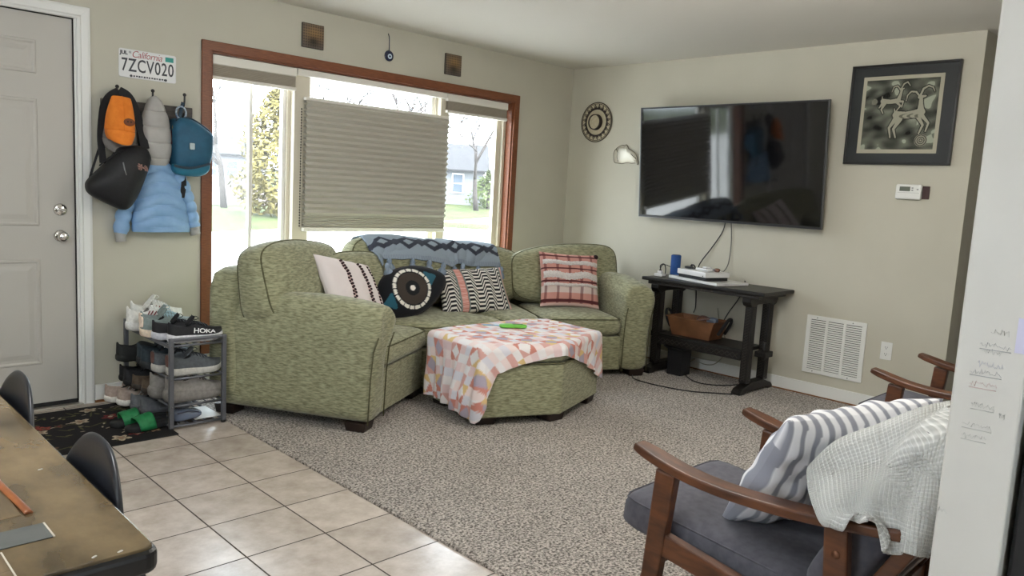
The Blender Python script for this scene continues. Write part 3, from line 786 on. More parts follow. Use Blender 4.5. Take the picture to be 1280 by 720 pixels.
def make_blanket():
    c0 = np.array([-1.9, -1.38]); P = np.array(inset(OP, -0.008)); n = len(P)
    NA, NT, NH = 820, 48, 66
    ctrl = [((-2.40, -1.59), 0.435), ((-2.41, -1.50), 0.405), ((-2.375, -1.33), 0.40), ((-2.34, -1.075), 0.39), ((-2.15, -1.03), 0.10), ((-1.55, -1.03), 0.08), ((-1.375, -1.12), 0.12),
            ((-1.39, -1.35), 0.20), ((-1.405, -1.53), 0.27), ((-1.415, -1.612), 0.32), ((-1.53, -1.655), 0.25), ((-1.68, -1.70), 0.175), ((-1.90, -1.775), 0.095), ((-1.95, -1.79), 0.078),
            ((-2.05, -1.75), 0.092), ((-2.20, -1.683), 0.125), ((-2.31, -1.633), 0.17), ((-2.365, -1.607), 0.29)]
    ang = lambda p: math.atan2(p[1] - c0[1], p[0] - c0[0])
    ca = sorted((ang(p), h) for p, h in ctrl)
    xa = [a for a, h in ca]; xh = [h for a, h in ca]
    xa = [xa[-1] - 2 * pi] + xa + [xa[0] + 2 * pi]; xh = [xh[-1]] + xh + [xh[0]]
    verts = np.zeros((NA, NT + NH, 3)); flat = np.zeros((NA, NT + NH, 2))
    def bnd(t):
        d = np.array([math.cos(t), math.sin(t)]); best = 9
        for i in range(n):
            a, e = P[i] - c0, P[(i + 1) % n] - P[i]
            det = d[0] * (-e[1]) + e[0] * d[1]
            if abs(det) < 1e-9: continue
            s_ = (a[0] * (-e[1]) + e[0] * a[1]) / det; u = (d[0] * a[1] - d[1] * a[0]) / det
            if s_ > 0 and -1e-6 <= u <= 1 + 1e-6: best = min(best, s_)
        return best
    th = np.linspace(0, 2 * pi, NA, endpoint=False) - pi
    rr = np.array([bnd(t) for t in th]); k = np.exp(-np.linspace(-2, 2, 9) ** 2); k /= k.sum()
    rs = np.convolve(np.r_[rr[-4:], rr, rr[:4]], k, 'valid')
    rs = np.maximum(rs, rr - 0.002)
    rad = 0.035
    for i, t in enumerate(th):
        d = np.array([math.cos(t), math.sin(t)]); rb = rs[i]; h = float(np.interp(t, xa, xh))
        t2 = th[(i + 1) % NA]; t0 = th[i - 1]
        pa = rs[i - 1] * np.array([math.cos(t0), math.sin(t0)]); pb = rs[(i + 1) % NA] * np.array([math.cos(t2), math.sin(t2)])
        tg = pb - pa; nn = np.array([tg[1], -tg[0]]); nn /= np.linalg.norm(nn)
        for j in range(NT):
            r_ = (rb - rad) * (j / (NT - 1)) ** 0.8
            p = c0 + d * r_
            wob = 0.0025 * math.sin(9 * p[0] + 4 * p[1]) * math.sin(7 * p[1] - 3 * p[0]) + 0.002 * math.sin(31 * p[0]) * math.sin(23 * p[1])
            verts[i, j] = (p[0], p[1], 0.459 + abs(wob)); flat[i, j] = p
        for j in range(NH):
            s_ = h * (j + 1) / NH
            arc = rad * pi / 2
            if s_ < arc:
                a = s_ / rad; off = -rad + rad * math.sin(a); z = 0.459 - rad * (1 - math.cos(a))
            else:
                off = 0.0; z = 0.459 - rad - (s_ - arc)
            amp = min(1.0, max(0, (s_ - 0.05)) / 0.25)
            fold = amp * (0.014 + 0.013 * math.sin(34 * t + 1.3 * math.sin(5 * t)) + 0.010 * math.sin(19 * t + 2))
            if h > 0.33 and t < -2.2: fold += 0.03 * amp * amp
            p = c0 + d * rb + nn * (off + 0.005 + max(fold, -0.001))
            verts[i, NT + j] = (p[0], p[1], max(z, 0.018)); flat[i, NT + j] = c0 + d * (rb - rad + s_)
    F = []
    K = NT + NH
    for i in range(NA):
        i2 = (i + 1) % NA
        for j in range(K - 1): F.append((i * K + j, i * K + j + 1, i2 * K + j + 1, i2 * K + j))
    a_ = R(-4); f = flat.reshape(-1, 2)
    qx = f[:, 0] * math.cos(a_) + f[:, 1] * math.sin(a_) + 5.03; qy = -f[:, 0] * math.sin(a_) + f[:, 1] * math.cos(a_) + 5.02
    b = MB(); b.add(verts.reshape(-1, 3), F)
    o = b.build('patchwork_blanket', M_quilt, None, colors=quilt(qx, qy), solid=0.004)
    tag(o, 'pink, white and coral patchwork blanket draped over the ottoman', 'blanket')
    b = MB(); b.add([(-1.392, -1.585, 0.285), (-1.375, -1.55, 0.29), (-1.36, -1.565, 0.262), (-1.377, -1.60, 0.257)], [(0, 1, 2, 3)], smooth=False)
    b.build('care_label', M_white, o, solid=0.0015, label='small white cloth label')
make_blanket()
t = thing('handheld_gadget', 'lime green handheld gadget with a thin blue cord on the patchwork blanket', 'gadget', (-1.86, -1.27, 0.465))
M_lime = mat('lime_plastic', rgb(108, 190, 70), None, rough=0.4)
gm = frame((-1.86, -1.285, 0.476), (0.80, -0.60, 0), (0.60, 0.80, 0))
b = MB(); b.sq(0.085, 0.022, 0.012, a=5, b=4, n=10, M=gm, warp=lambda p: (p.x, p.y * (1.1 - 2.5 * p.x), p.z)); b.build('body', M_lime, t)
b = MB(); b.box(-0.005, 0.06, -0.008, 0.008, 0.0115, 0.0135, M=gm); b.build('display', mat('grey_screen', rgb(70, 96, 60), None, rough=0.3), t, bevel=0.002)
b = MB(); b.tube(catmull([gm @ Vector(p) for p in ((-0.08, 0, 0), (-0.11, 0.012, 0.0), (-0.14, 0.03, -0.004), (-0.18, 0.035, -0.006))], 5), 0.0028, 6); b.build('cord', mat('sky_blue_cord', rgb(120, 190, 220), None, rough=0.5), t)

# ---------------------------------------------------------------- throw pillows
def pillow_mesh(w, h, T, n=70, pinch=0.07, crumple=0.004, seed=1):
    u, v, F = grid_np(n, n); U, V = u * 2 - 1, v * 2 - 1
    rnd = np.random.RandomState(seed); ph = rnd.uniform(0, 6, 6)
    x = w / 2 * U * (1 - pinch * (1 - V ** 2) ** 1.0 * np.abs(U) ** 2); y = h / 2 * V * (1 - pinch * (1 - U ** 2) * np.abs(V) ** 2)
    t = T * (np.clip((1 - U ** 2) * (1 - V ** 2), 0, 1)) ** 0.42
    wr = crumple * (np.sin(9 * U + 5 * V + ph[0]) * np.sin(6 * V - 4 * U + ph[1]) + 0.6 * np.sin(17 * U + ph[2]) * np.sin(15 * V + ph[3])) * np.clip(t / T, 0, 1)
    front = np.stack([x, y, t / 2 + wr], -1).reshape(-1, 3); backv = np.stack([x, y, -t / 2 + wr], -1).reshape(-1, 3)
    F2 = F + [tuple(i + n * n for i in f[::-1]) for f in F]
    return np.concatenate([front, backv]), F2, u.ravel(), v.ravel()
def pillow(name, label, M, w, h, T, fn, m, n=110, seed=1, crumple=0.004, pinch=0.07, group='throw pillows on the sofa'):
    V, F, u, v = pillow_mesh(w, h, T, n, pinch, crumple, seed)
    t = thing(name, label, 'pillow', tuple(M.translation), group, local=True)
    t.rotation_euler = M.to_euler()
    c_ = fn(u, v)
    b = MB(); b.add(V, F); b.build('cover', m, t, colors=np.concatenate([c_, c_]))
    return t
def pose(c, ex, lean, roll=0):
    ex = Vector((ex[0], ex[1], 0)).normalized(); n = Vector((ex.y, -ex.x, 0))
    return frame(c, ex, Vector((0, 0, 1)), n) @ Matrix.Rotation(R(-lean), 4, 'X') @ Matrix.Rotation(R(roll), 4, 'Z')
M_cot = attr_mat('woven_cotton', rough=0.9, bump=0.35, bscale=260, bdist=0.0015, sheen=0.1)
def L3(*c): return np.array(lin([x / 255 for x in c]))
def paint(n, base): return np.tile(base, (n, 1))
def f_white(u, v):
    c_ = paint(len(u), L3(226, 216, 214))
    for s0 in (0.34, 0.66, 0.88):
        c_[np.abs(u - s0) < 0.032] = L3(206, 178, 174)
    return c_
pw = pillow('throw_pillow', 'white throw pillow with three rows of dark stitched dots on the left seat', pose((-2.66, -0.735, 0.665), (0.93, 0.36), 36, -14), 0.46, 0.42, 0.15, f_white, M_cot, seed=3)
M_dot = mat('dark_wool', rgb(48, 30, 34), None, rough=0.95)
for s0 in (0.34, 0.66, 0.88):
    b = MB()
    V_, F_, uu, vv = pillow_mesh(0.46, 0.42, 0.15, 110, 0.07, 0.004, 3)
    for k in range(17):
        for dx in (-0.022, 0.022):
            if s0 == 0.88 and dx > 0: continue
            iu = int(round((s0 + dx) * 109)); iv = int(round((0.06 + 0.88 * (k + (0.5 if dx > 0 else 0)) / 17.0) * 109))
            p = V_[iu * 110 + iv]; b.sq(0.0085, 0.0075, 0.005, a=2, b=2, n=4, M=Matrix.Translation((p[0], p[1], p[2] + 0.002)))
    b.build('stitched_dot_row', M_dot, pw)
# eye pillow: almond outline
def eye_pillow():
    M = pose((-2.16, -0.60, 0.612), (0.985, -0.17), 22, 17)
    t = thing('eye_pillow', 'black almond-shaped pillow with an embroidered eye, white dashed ring', 'pillow', tuple(M.translation), 'throw pillows on the sofa', local=True)
    t.rotation_euler = M.to_euler()
    W, Hh, T = 0.62, 0.325, 0.15
    nr, na = 60, 180; V = []; F = []; C = []
    for side in (1, -1):
        for i in range(nr + 1):
            k = math.sin(pi / 2 * i / nr)
            for j in range(na):
                a = 2 * pi * j / na; x = math.cos(a); y = math.sin(a) * (1 - 0.30 * abs(x) ** 2.5) * (1 - 0.05 * abs(x))
                p = (x * W / 2 * k, y * Hh / 2 * k); V.append((p[0], p[1], side * T / 2 * max(0, 1 - k * k) ** 0.45))
                col = L3(20, 21, 27)
                if side > 0:
                    r_ = math.hypot(p[0] - 0.01, p[1] - 0.005)
                    an = (math.atan2(p[1], p[0]) / (2 * pi) * 18) % 1
                    if r_ < 0.018: col = L3(238, 234, 224)
                    elif r_ < 0.05: col = L3(22, 24, 28)
                    elif r_ < 0.106: col = L3(64, 56, 50)
                    elif r_ < 0.114: col = L3(20, 22, 27)
                    elif r_ < 0.135: col = L3(232, 228, 218) if 0.09 < an < 0.91 else L3(20, 22, 27)
                    elif abs(p[1] + (0.03 if p[0] < 0 else -0.03)) < 0.055 - abs(abs(p[0]) - 0.145) * 0.7 and 0.135 < abs(p[0]) < 0.215: col = L3(40, 92, 110)
                C.append(col)
        o = 0 if side > 0 else (nr + 1) * na
        for i in range(nr):
            for j in range(na):
                q = (o + i * na + j, o + (i + 1) * na + j, o + (i + 1) * na + (j + 1) % na, o + i * na + (j + 1) % na)
                F.append(q if side > 0 else q[::-1])
    b = MB(); b.add(V, F); b.build('cover', M_cot, t, colors=np.array(C))
    b = MB(); b.tube([(math.cos(a) * W / 2, math.sin(a) * (1 - 0.30 * abs(math.cos(a)) ** 2.5) * (1 - 0.05 * abs(math.cos(a))) * Hh / 2, 0) for a in [2 * pi * j / 72 for j in range(72)]], 0.004, 5, True)
    b.build('piping', M_dot, t)
eye_pillow()
def f_geo(u, v):
    x, y = u * 0.56, v * 0.35
    q = (x / 0.15) % 1
    trap = np.clip((np.abs(q - 0.5) - 0.13) / 0.22, 0, 1)
    s_ = (y + 0.052 * trap) / 0.030
    c_ = np.where(((s_ % 1) < 0.46)[:, None], L3(226, 222, 214), L3(28, 30, 36))
    band = (np.abs(u - 0.30) < 0.062)
    st = ((v * 40) % 1 < 0.35)
    c_[band] = L3(196, 124, 116)
    c_[band & st & (np.abs(u - 0.30) < 0.04)] = L3(232, 196, 184)
    c_[(np.abs(np.abs(u - 0.30) - 0.055) < 0.012)] = L3(120, 132, 128)
    c_[u > 0.955] = L3(214, 170, 162); c_[(u > 0.93) & (u < 0.955)] = L3(120, 134, 130)
    return c_
pg = pillow('lumbar_pillow', 'black and white maze-patterned pillow with a pink woven band beside the eye pillow', pose((-1.575, -0.585, 0.588), (0.98, -0.20), 33, 1), 0.56, 0.35, 0.13, f_geo, M_cot, n=150, seed=5)
def f_plaid(u, v):
    c_ = paint(len(u), L3(206, 150, 140))
    c_[(v > 0.24) & (v < 0.36)] = L3(214, 196, 190)
    for s0 in (0.06, 0.26, 0.46, 0.66, 0.86):
        m_ = np.abs(u - s0) < 0.022; c_[m_] = c_[m_] * np.array([0.5, 0.4, 0.42])
    for s0, w_ in ((0.095, 0.028), (0.93, 0.015), (0.45, 0.015), (0.68, 0.013)):
        m_ = np.abs(v - s0) < w_; c_[m_] = L3(92, 44, 48)
    c_[(v < 0.045)] = L3(222, 190, 184)
    return c_
pp = pillow('throw_pillow', 'pink plaid pillow with white fringe bands on the right seat', pose(pR(0.325, 0.40, 0.655), eR, 20, -2), 0.47, 0.42, 0.15, f_plaid, M_cot, n=120, seed=8)
M_fringe = mat('white_tufted_yarn', rgb(214, 206, 204), rgb(232, 226, 224), 90, rough=0.95, bump=1.0, bscale=160, bdist=0.006)
for v0, hw, wav in ((0.80, 0.042, 0.012), (0.555, 0.062, 0.02), (0.385, 0.028, 0.008)):
    V_, F_, uu, vv = pillow_mesh(0.47, 0.42, 0.15, 120, 0.07, 0.004, 8)
    b = MB(); rnd = random.Random(int(v0 * 100)); rows = []
    for i in range(2, 118, 2):
        row = []
        for k in range(7):
            a = (k / 6 - 0.5) * 2
            vvv = min(0.98, max(0.02, v0 + a * hw * (0.85 + 0.3 * rnd.random()) + wav * math.sin(i * 0.09)))
            p = V_[i * 120 + int(vvv * 119)]
            row.append((p[0], p[1], p[2] + 0.002 + 0.012 * (1 - a * a) * rnd.uniform(0.7, 1.1)))
        rows.append(row)
    b.ring(rows, False); b.build('fringe_band', M_fringe, pp, label='white tufted fringe band')
b = MB(); b.sq(0.02, 0.018, 0.02, 2, 2, 6, M=Matrix.Translation((0.215, 0.19, 0.01))); b.build('corner_tassel', M_dot, pp)

# ---------------------------------------------------------------- tasselled throw along the back cushions
M_throw = attr_mat('blue_grey_knit', rough=0.95, bump=0.6, bscale=150, bdist=0.003)
def back_throw():
    nu, nv = 260, 90
    u, v, F = grid_np(nu, nv)
    xs = np.interp(u, [0, 1], [-2.33, -1.20])
    ztop = np.interp(u, [0, 0.05, 0.35, 0.62, 0.66, 1], [0.90, 0.94, 0.938, 0.912, 0.918, 0.885])
    drop = np.interp(u, [0, 0.1, 0.35, 0.6, 0.64, 0.8, 1], [0.135, 0.105, 0.115, 0.14, 0.13, 0.14, 0.135])
    yb = -0.36 + 0.0 * u
    L_ = 0.23
    s_ = v * (L_ + drop)
    rad = 0.07
    y0 = -0.19 - (L_ - rad)
    a = np.clip((s_ - (L_ - rad)) / rad, 0, pi / 2)
    yy = np.where(s_ < L_ - rad, -0.19 - s_, y0 - rad * np.sin(a))
    zz = np.where(s_ < L_ - rad, ztop, ztop - rad * (1 - np.cos(a)))
    rest = np.maximum(0, s_ - (L_ - rad) - rad * pi / 2)
    yy = yy - rest * 0.12; zz = zz - rest * 0.98
    crease = 0.010 * np.sin(u * 40 + 3 * v) * np.sin(v * 5 + u * 9) + 0.012 * np.exp(-((u - 0.64) / 0.012) ** 2)
    yy = yy - np.abs(crease) * 0.8; zz = zz + crease * 0.4
    pts = push_out(np.stack([xs, yy, zz], -1).reshape(-1, 3), [o for o in sofa.children if o.name.startswith('back_cushion')], 0.011)
    pts = pts.reshape(nu, nv, 3); xs, yy, zz = pts[..., 0], pts[..., 1], pts[..., 2]
    fu = np.where(u < 0.64, u, u + 0.02)
    X = fu * 1.2 / 0.11; Y = v
    zig = np.abs((X % 2) - 1)
    c_ = np.tile(L3(150, 163, 176), (nu * nv, 1)).reshape(nu, nv, 3)
    d1 = np.abs(Y - (0.52 + 0.15 * zig)) < 0.045
    d2 = np.abs(Y - (0.74 - 0.15 * zig)) < 0.045
    dd = np.abs((X % 2) - 1) < 0.22
    c_[d1 | d2] = L3(64, 68, 80)
    c_[(np.abs(Y - 0.63) < 0.05) & (np.abs(((X + 1) % 2) - 1) < 0.25)] = L3(70, 74, 86)
    c_[(Y > 0.90) & (((X * 8) % 1) < 0.4)] = L3(128, 140, 154)
    b = MB(); b.add(np.stack([xs, yy, zz], -1).reshape(-1, 3), [f[::-1] for f in F])
    t = thing('tasselled_throw', 'blue-grey throw with dark zigzag diamonds and tassels over the sofa back cushions', 'blanket', (-1.8, -0.35, 0.9))
    b.build('cloth', M_throw, t, colors=c_.reshape(-1, 3), solid=0.008)
    M_tas = mat('blue_grey_yarn', rgb(118, 134, 152), rgb(150, 164, 180), 60, rough=0.95, bump=0.8, bscale=120, stretch=(1, 1, 0.2), bdist=0.004)
    for k, uu in enumerate((0.015, 0.075, 0.27, 0.39, 0.50, 0.60, 0.665, 0.80, 0.985)):
        i = int(uu * (nu - 1)); p = Vector((xs[i, -1], yy[i, -1] - 0.018, zz[i, -1]))
        q = push_out([p + Vector((0, -0.012, -0.04))], [o for o in sofa.children if o.name.startswith('back_cushion')], 0.027)[0]
        p = Vector(q) + Vector((0, 0, 0.036))
        M = Matrix.Translation(p) @ Matrix.Rotation(R((k * 37) % 30 - 15), 4, 'Y')
        b = MB(); b.lathe([(0.004, 0.014), (0.015, 0.0), (0.019, -0.014), (0.014, -0.024), (0.028, -0.042), (0.036, -0.066), (0.031, -0.076), (0.0, -0.072)], 12, M)
        b.build('tassel', M_tas, t)
back_throw()

# ---------------------------------------------------------------- cellular blinds
M_blind = mat('blind_fabric', rgb(196, 192, 181), None, rough=0.9, spec=0.1)
M_blindrail = mat('blind_rail', rgb(226, 222, 212), None, rough=0.5)
M_stack = mat('stacked_blind_fabric', rgb(196, 188, 174), None, rough=0.9)
GB = 'cellular blinds of the picture window'
def pleats(b, x0, x1, z0, z1, n, amp, y, ease=1.0):
    rows = []
    zs = [z0 + (z1 - z0) * (i / (2 * n)) ** ease for i in range(2 * n + 1)]
    for i, z in enumerate(zs):
        yy = y - (amp if i % 2 else 0); rows.append([(x0, yy, z), (x1, yy, z)])
    b.ring(rows[::-1], False, smooth=False)
    rows = [[(x0, y + 0.012 + (amp if i % 2 else 0), z), (x1, y + 0.012 + (amp if i % 2 else 0), z)] for i, z in enumerate(zs)]
    b.ring(rows, False, smooth=False)
for x0, x1, lab in ((-3.178, -2.632, 'left cellular blind raised to a grey stack above the sliding pane'), (-1.385, -0.755, 'right cellular blind raised to a grey stack beside the wall corner')):
    t = thing('cellular_blind', lab, 'window blind', ((x0 + x1) / 2, 0.03, 1.83), GB)
    b = MB(); b.box(x0, x1, 0.008, 0.055, 1.938, 1.992); b.build('head_rail', M_blindrail, t, bevel=0.006)
    b = MB(); pleats(b, x0 + 0.006, x1 - 0.006, 1.872, 1.938, 9, 0.01, 0.022); b.build('stacked_fabric', M_stack, t)
    b = MB(); b.box(x0, x1, 0.01, 0.05, 1.852, 1.872); b.build('bottom_rail', M_blindrail, t, bevel=0.004)
    b = MB(); b.box((x0 + x1) / 2 - 0.02, (x0 + x1) / 2 + 0.02, 0.004, 0.012, 1.85, 1.862); b.build('pull_tab', M_vinyl_w, t, bevel=0.002)
t = thing('cellular_blind', 'wide centre cellular blind lowered over the picture pane, open at the top', 'window blind', (-1.97, 0.03, 0.95), GB)
b = MB(); b.box(-2.625, -1.39, 0.008, 0.055, 1.952, 1.994); b.build('head_rail', M_blindrail, t, bevel=0.006)
b = MB(); b.box(-2.572, -1.372, -0.004, 0.034, 1.802, 1.822); b.build('top_rail', M_blindrail, t, bevel=0.004)
b = MB(); pleats(b, -2.566, -1.378, 1.06, 1.802, 19, 0.027, 0.010); pleats(b, -2.566, -1.378, 0.982, 1.06, 6, 0.012, 0.010); b.build('pleated_fabric', M_blind, t)
b = MB(); b.box(-2.572, -1.372, -0.006, 0.034, 0.955, 0.982); b.build('bottom_rail', M_blindrail, t, bevel=0.004)
for x in (-2.45, -1.97, -1.49):
    b = MB(); b.tube([(x, 0.02, 1.82), (x, 0.02, 1.955)], 0.0012, 5); b.build('lift_cord', M_white, t)
b = MB()
for k in range(44): b.sq(0.004, 0.004, 0.0065, 2, 2, 4, M=Matrix.Translation((-2.592, 0.015, 0.99 + k * 0.0175)))
b.build('bead_chain', M_darkgap, t)

# ---------------------------------------------------------------- little pieces on the window wall
M_tileart = attr_mat('glazed_art_tile', rough=0.35, spec=0.5)
def art_tile(x, z, s_, seed, label):
    n = 56; u, v, F = grid_np(n, n); rnd = np.random.RandomState(seed)
    X, Y = u * 9, v * 9
    sx, sy = X + Y, X - Y
    dot = (np.sin(sx * pi) * np.sin(sy * pi)) > 0.15
    glow = np.exp(-(((u - 0.55) / 0.5) ** 2 + ((v - 0.6) / 0.35) ** 2))
    c_ = L3(92, 84, 78)[None, None] + glow[..., None] * (L3(150, 116, 72) - L3(92, 84, 78))[None, None]
    blot = np.exp(-(((u - 0.5) / 0.28) ** 2 + ((v - 0.28) / 0.22) ** 2)); c_ = c_ * (1 - 0.85 * blot[..., None])
    c_[dot] *= 0.45
    t = thing('wall_tile', label, 'wall tile', (x, -0.01, z), 'decorative tiles above the window', local=True)
    b = MB(); b.add(np.stack([(u - 0.5) * s_, 0 * u - 0.0085, v * s_], -1).reshape(-1, 3), F); b.build('glazed_face', M_tileart, t, colors=c_.reshape(-1, 3))
    b = MB(); b.box(-s_ / 2, s_ / 2, -0.008, 0.009, 0, s_); b.build('tile_body', mat('dark_tile_body', rgb(62, 58, 54), None, rough=0.6), t)
art_tile(-2.538, 2.128, 0.15, 1, 'dark square art tile above the left part of the window')
art_tile(-1.368, 2.126, 0.15, 4, 'dark square art tile above the right part of the window')
t = thing('evil_eye_charm', 'round navy evil-eye charm hanging from a nail above the window', 'wall charm', (-1.943, -0.006, 2.14))
M_navy = mat('navy_glass', rgb(22, 30, 62), None, rough=0.12, coat=0.5)
def disc_y(c, r, y0, y1, n=32):
    b = MB(); b.prism([(c[0] + r * math.cos(2 * pi * i / n), c[1] + r * math.sin(2 * pi * i / n)) for i in range(n)], y0, y1, 'y'); return b
b = disc_y((-1.943, 2.176), 0.037, -0.010, -0.001); b.build('glass_disc', M_navy, t, bevel=0.003)
b = disc_y((-1.939, 2.173), 0.017, -0.0115, -0.010); b.build('iris', mat('pale_blue_glass', rgb(196, 214, 232), None, rough=0.2), t)
b = disc_y((-1.939, 2.173), 0.0075, -0.013, -0.0115); b.build('pupil', M_navy, t)
b = MB(); b.tube([(-1.943, -0.006, 2.213), (-1.944, -0.006, 2.27), (-1.945, -0.006, 2.30), (-1.953, -0.004, 2.325)], 0.003, 6); b.build('cord', mat('dark_blue_cord', rgb(48, 58, 84), None, rough=0.7), t)

# number plate
t = thing('license_plate', 'white vehicle plate with dark blue characters on the wall by the door', 'license plate', (-3.546, -0.004, 1.79))
x0, zt, zb = -3.6985, 1.943, 1.791
M_plate = mat('plate_white', rgb(214, 214, 214), None, rough=0.35)
def rrect(x0, x1, z0, z1, r, k=5):
    P = []
    for cx, cz, a0 in ((x1 - r, z1 - r, 0), (x0 + r, z1 - r, 90), (x0 + r, z0 + r, 180), (x1 - r, z0 + r, 270)):
        for i in range(k + 1):
            a = R(a0 + 90 * i / k); P.append((cx + r * math.cos(a), cz + r * math.sin(a)))
    return P
b = MB(); b.prism(rrect(x0, x0 + 0.305, zb, zt, 0.012), -0.004, -0.001, 'y'); b.build('plate', M_plate, t, bevel=0.0008)
b = MB(); P = [(x, -0.0042, z) for x, z in rrect(x0 + 0.003, x0 + 0.302, zb + 0.003, zt - 0.003, 0.010)]; b.tube(P, 0.0012, 5, True); b.build('embossed_rim', M_plate, t)
M_dk = mat('dark_blue_enamel', rgb(24, 30, 44), None, rough=0.4); M_red = mat('red_enamel', rgb(176, 34, 48), None, rough=0.4); M_teal_s = mat('teal_sticker', rgb(40, 150, 140), None, rough=0.5)
def wall_text(txt, cx, cz, size, m, name, sx=1.0, shear=0, spacing=1.0, y=-0.0042, bold=0.0, parent=t, tilt=0):
    V_, F_ = text_mb(txt, size, 0.0006, shear, spacing, bold)
    M = Matrix.Translation((cx, y, cz)) @ Matrix.Rotation(pi / 2, 4, 'X') @ Matrix.Rotation(tilt, 4, 'Z') @ Matrix.Diagonal((sx, 1, 1, 1))
    b = MB(); b.add(V_, F_, smooth=False, M=M); return b.build(name, m, parent)
wall_text('7ZCV020', -3.546, 1.856, 0.098, M_dk, 'plate_number', 0.68, 0, 1.08, bold=0.001)
wall_text('California', -3.552, 1.918, 0.052, mat('dark_red_enamel', rgb(150, 24, 40), None, rough=0.4), 'state_name', 0.88, 0.28, 0.92, tilt=R(0), bold=-0.0003)
wall_text('JUL', -3.672, 1.921, 0.026, M_dk, 'month_sticker', 1.0, 0, 1, bold=0.0012)
wall_text('*', -3.640, 1.920, 0.034, M_dk, 'star_mark')
b = MB(); b.box(x0 + 0.245, x0 + 0.29, -0.0046, -0.004, zt - 0.039, zt - 0.013); b.build('registration_sticker', M_teal_s, t)
b = MB()
for k in range(13): b.box(x0 + 0.075 + k * 0.0135, x0 + 0.083 + k * 0.0135 + (0.002 if k % 3 else 0), -0.0046, -0.004, zb + 0.0075 + (0.0015 if k % 2 else 0), zb + 0.0165)
b.build('small_print', M_dk, t)
for bx in (x0 + 0.063, x0 + 0.247):
    b = disc_y((bx, zb + 0.0115), 0.0068, -0.007, -0.004, 12); b.build('screw', M_dk, t)

# ---------------------------------------------------------------- coat rack and what hangs on it
M_greywood = mat('weathered_board', rgb(70, 64, 60), rgb(96, 90, 84), 14, rough=0.7, stretch=(0.5, 1, 6))
t = thing('coat_rack', 'dark weathered board with black coat hooks beside the front door', 'coat rack', (-3.545, -0.012, 1.58))
b = MB(); b.box(-3.792, -3.308, -0.022, -0.001, 1.575, 1.665); b.build('board', M_greywood, t, bevel=0.002)
for hx in (-3.728, -3.545, -3.372):
    b = MB(); b.box(hx - 0.012, hx + 0.012, -0.026, -0.021, 1.60, 1.67)
    b.tube(catmull([(hx, -0.026, 1.65), (hx, -0.05, 1.66), (hx, -0.068, 1.69), (hx, -0.07, 1.725)], 5), 0.0055, 8)
    b.sq(0.010, 0.010, 0.010, 2, 2, 6, M=Matrix.Translation((hx, -0.07, 1.73)))
    b.tube(catmull([(hx, -0.026, 1.62), (hx, -0.05, 1.605), (hx, -0.056, 1.63)], 4), 0.005, 8)
    b.build('hook', M_black, t)

# puffer jacket
M_blue = mat('light_blue_nylon', rgb(128, 166, 206), rgb(142, 178, 216), 12, rough=0.55, bump=0.35, bscale=28, bdist=0.006)
M_lgrey = mat('light_grey_nylon', rgb(160, 158, 154), rgb(172, 170, 166), 12, rough=0.6, bump=0.35, bscale=24, bdist=0.006)
jk = thing('puffer_jacket', 'light blue quilted child jacket with grey hood hanging on the coat rack', 'jacket', (-3.52, -0.08, 0.95))
def puffed(profile, cyf, period=0.062, amp=0.020, chev=0.7, nz=150, na=34, x_c=lambda z: 0):
    """profile: list of (z, halfwidth, front depth, back y)"""
    P = sorted(profile); rows = []
    zs = [P[0][0] + (P[-1][0] - P[0][0]) * i / (nz - 1) for i in range(nz)]
    for z in zs:
        for (a, b_) in zip(P, P[1:]):
            if z <= b_[0] + 1e-9: break
        t_ = (z - a[0]) / (b_[0] - a[0]); hw, fd, by = [a[i] + (b_[i] - a[i]) * t_ for i in (1, 2, 3)]
        row = []
        for j in range(na):
            an = 2 * pi * j / na; c_, s_ = math.cos(an), math.sin(an)
            x = math.copysign(abs(c_) ** 0.75, c_) * hw
            zz = z + chev * abs(x) * 0.5
            q = abs(math.sin(pi * (zz / period))) ** 0.42 * amp - amp * 0.65
            d = fd + q if s_ < 0 else 0.012 + q * 0.3
            y = by + math.copysign(abs(s_) ** 0.8, s_) * d
            row.append((x_c(z) + x * (1 + q / max(hw, 0.03) * 0.4), y, z))
        rows.append(row)
    return rows
rows = puffed([(0.955, 0.155, 0.05, -0.055), (1.0, 0.158, 0.056, -0.055), (1.10, 0.142, 0.06, -0.055), (1.22, 0.115, 0.058, -0.055), (1.30, 0.085, 0.052, -0.055), (1.345, 0.06, 0.045, -0.055)], None, x_c=lambda z: -3.505 + (z - 1.15) * -0.05)
b = MB(); b.ring(rows, True, True, True); b.build('body', M_blue, jk)
def sleeve(path, r, m, name, amp=0.014, per=0.06):
    P = catmull(path, 16); L_ = 0; rr = []; pts = []
    for i, p in enumerate(P):
        if i: L_ += (P[i] - P[i - 1]).length
        t_ = i / (len(P) - 1); base = r[0] + (r[1] - r[0]) * t_
        rr.append(base + amp * (abs(math.sin(pi * L_ / per)) ** 0.55 - 0.6)); pts.append(p)
    b = MB(); b.tube(pts, rr, 18, flat=0.8); return b.build(name, m, jk)
sleeve([(-3.60, -0.055, 1.29), (-3.655, -0.05, 1.18), (-3.69, -0.048, 1.06), (-3.712, -0.052, 0.945)], (0.05, 0.045), M_blue, 'sleeve')
sleeve([(-3.42, -0.055, 1.29), (-3.372, -0.05, 1.20), (-3.338, -0.05, 1.10), (-3.312, -0.052, 0.985)], (0.052, 0.042), M_blue, 'sleeve')
sleeve([(-3.712, -0.052, 0.95), (-3.711, -0.053, 0.93), (-3.709, -0.055, 0.90)], (0.035, 0.032), M_lgrey, 'cuff', 0.002, 0.02)
sleeve([(-3.313, -0.052, 0.985), (-3.308, -0.053, 0.965), (-3.30, -0.055, 0.94)], (0.036, 0.034), M_lgrey, 'cuff', 0.002, 0.02)
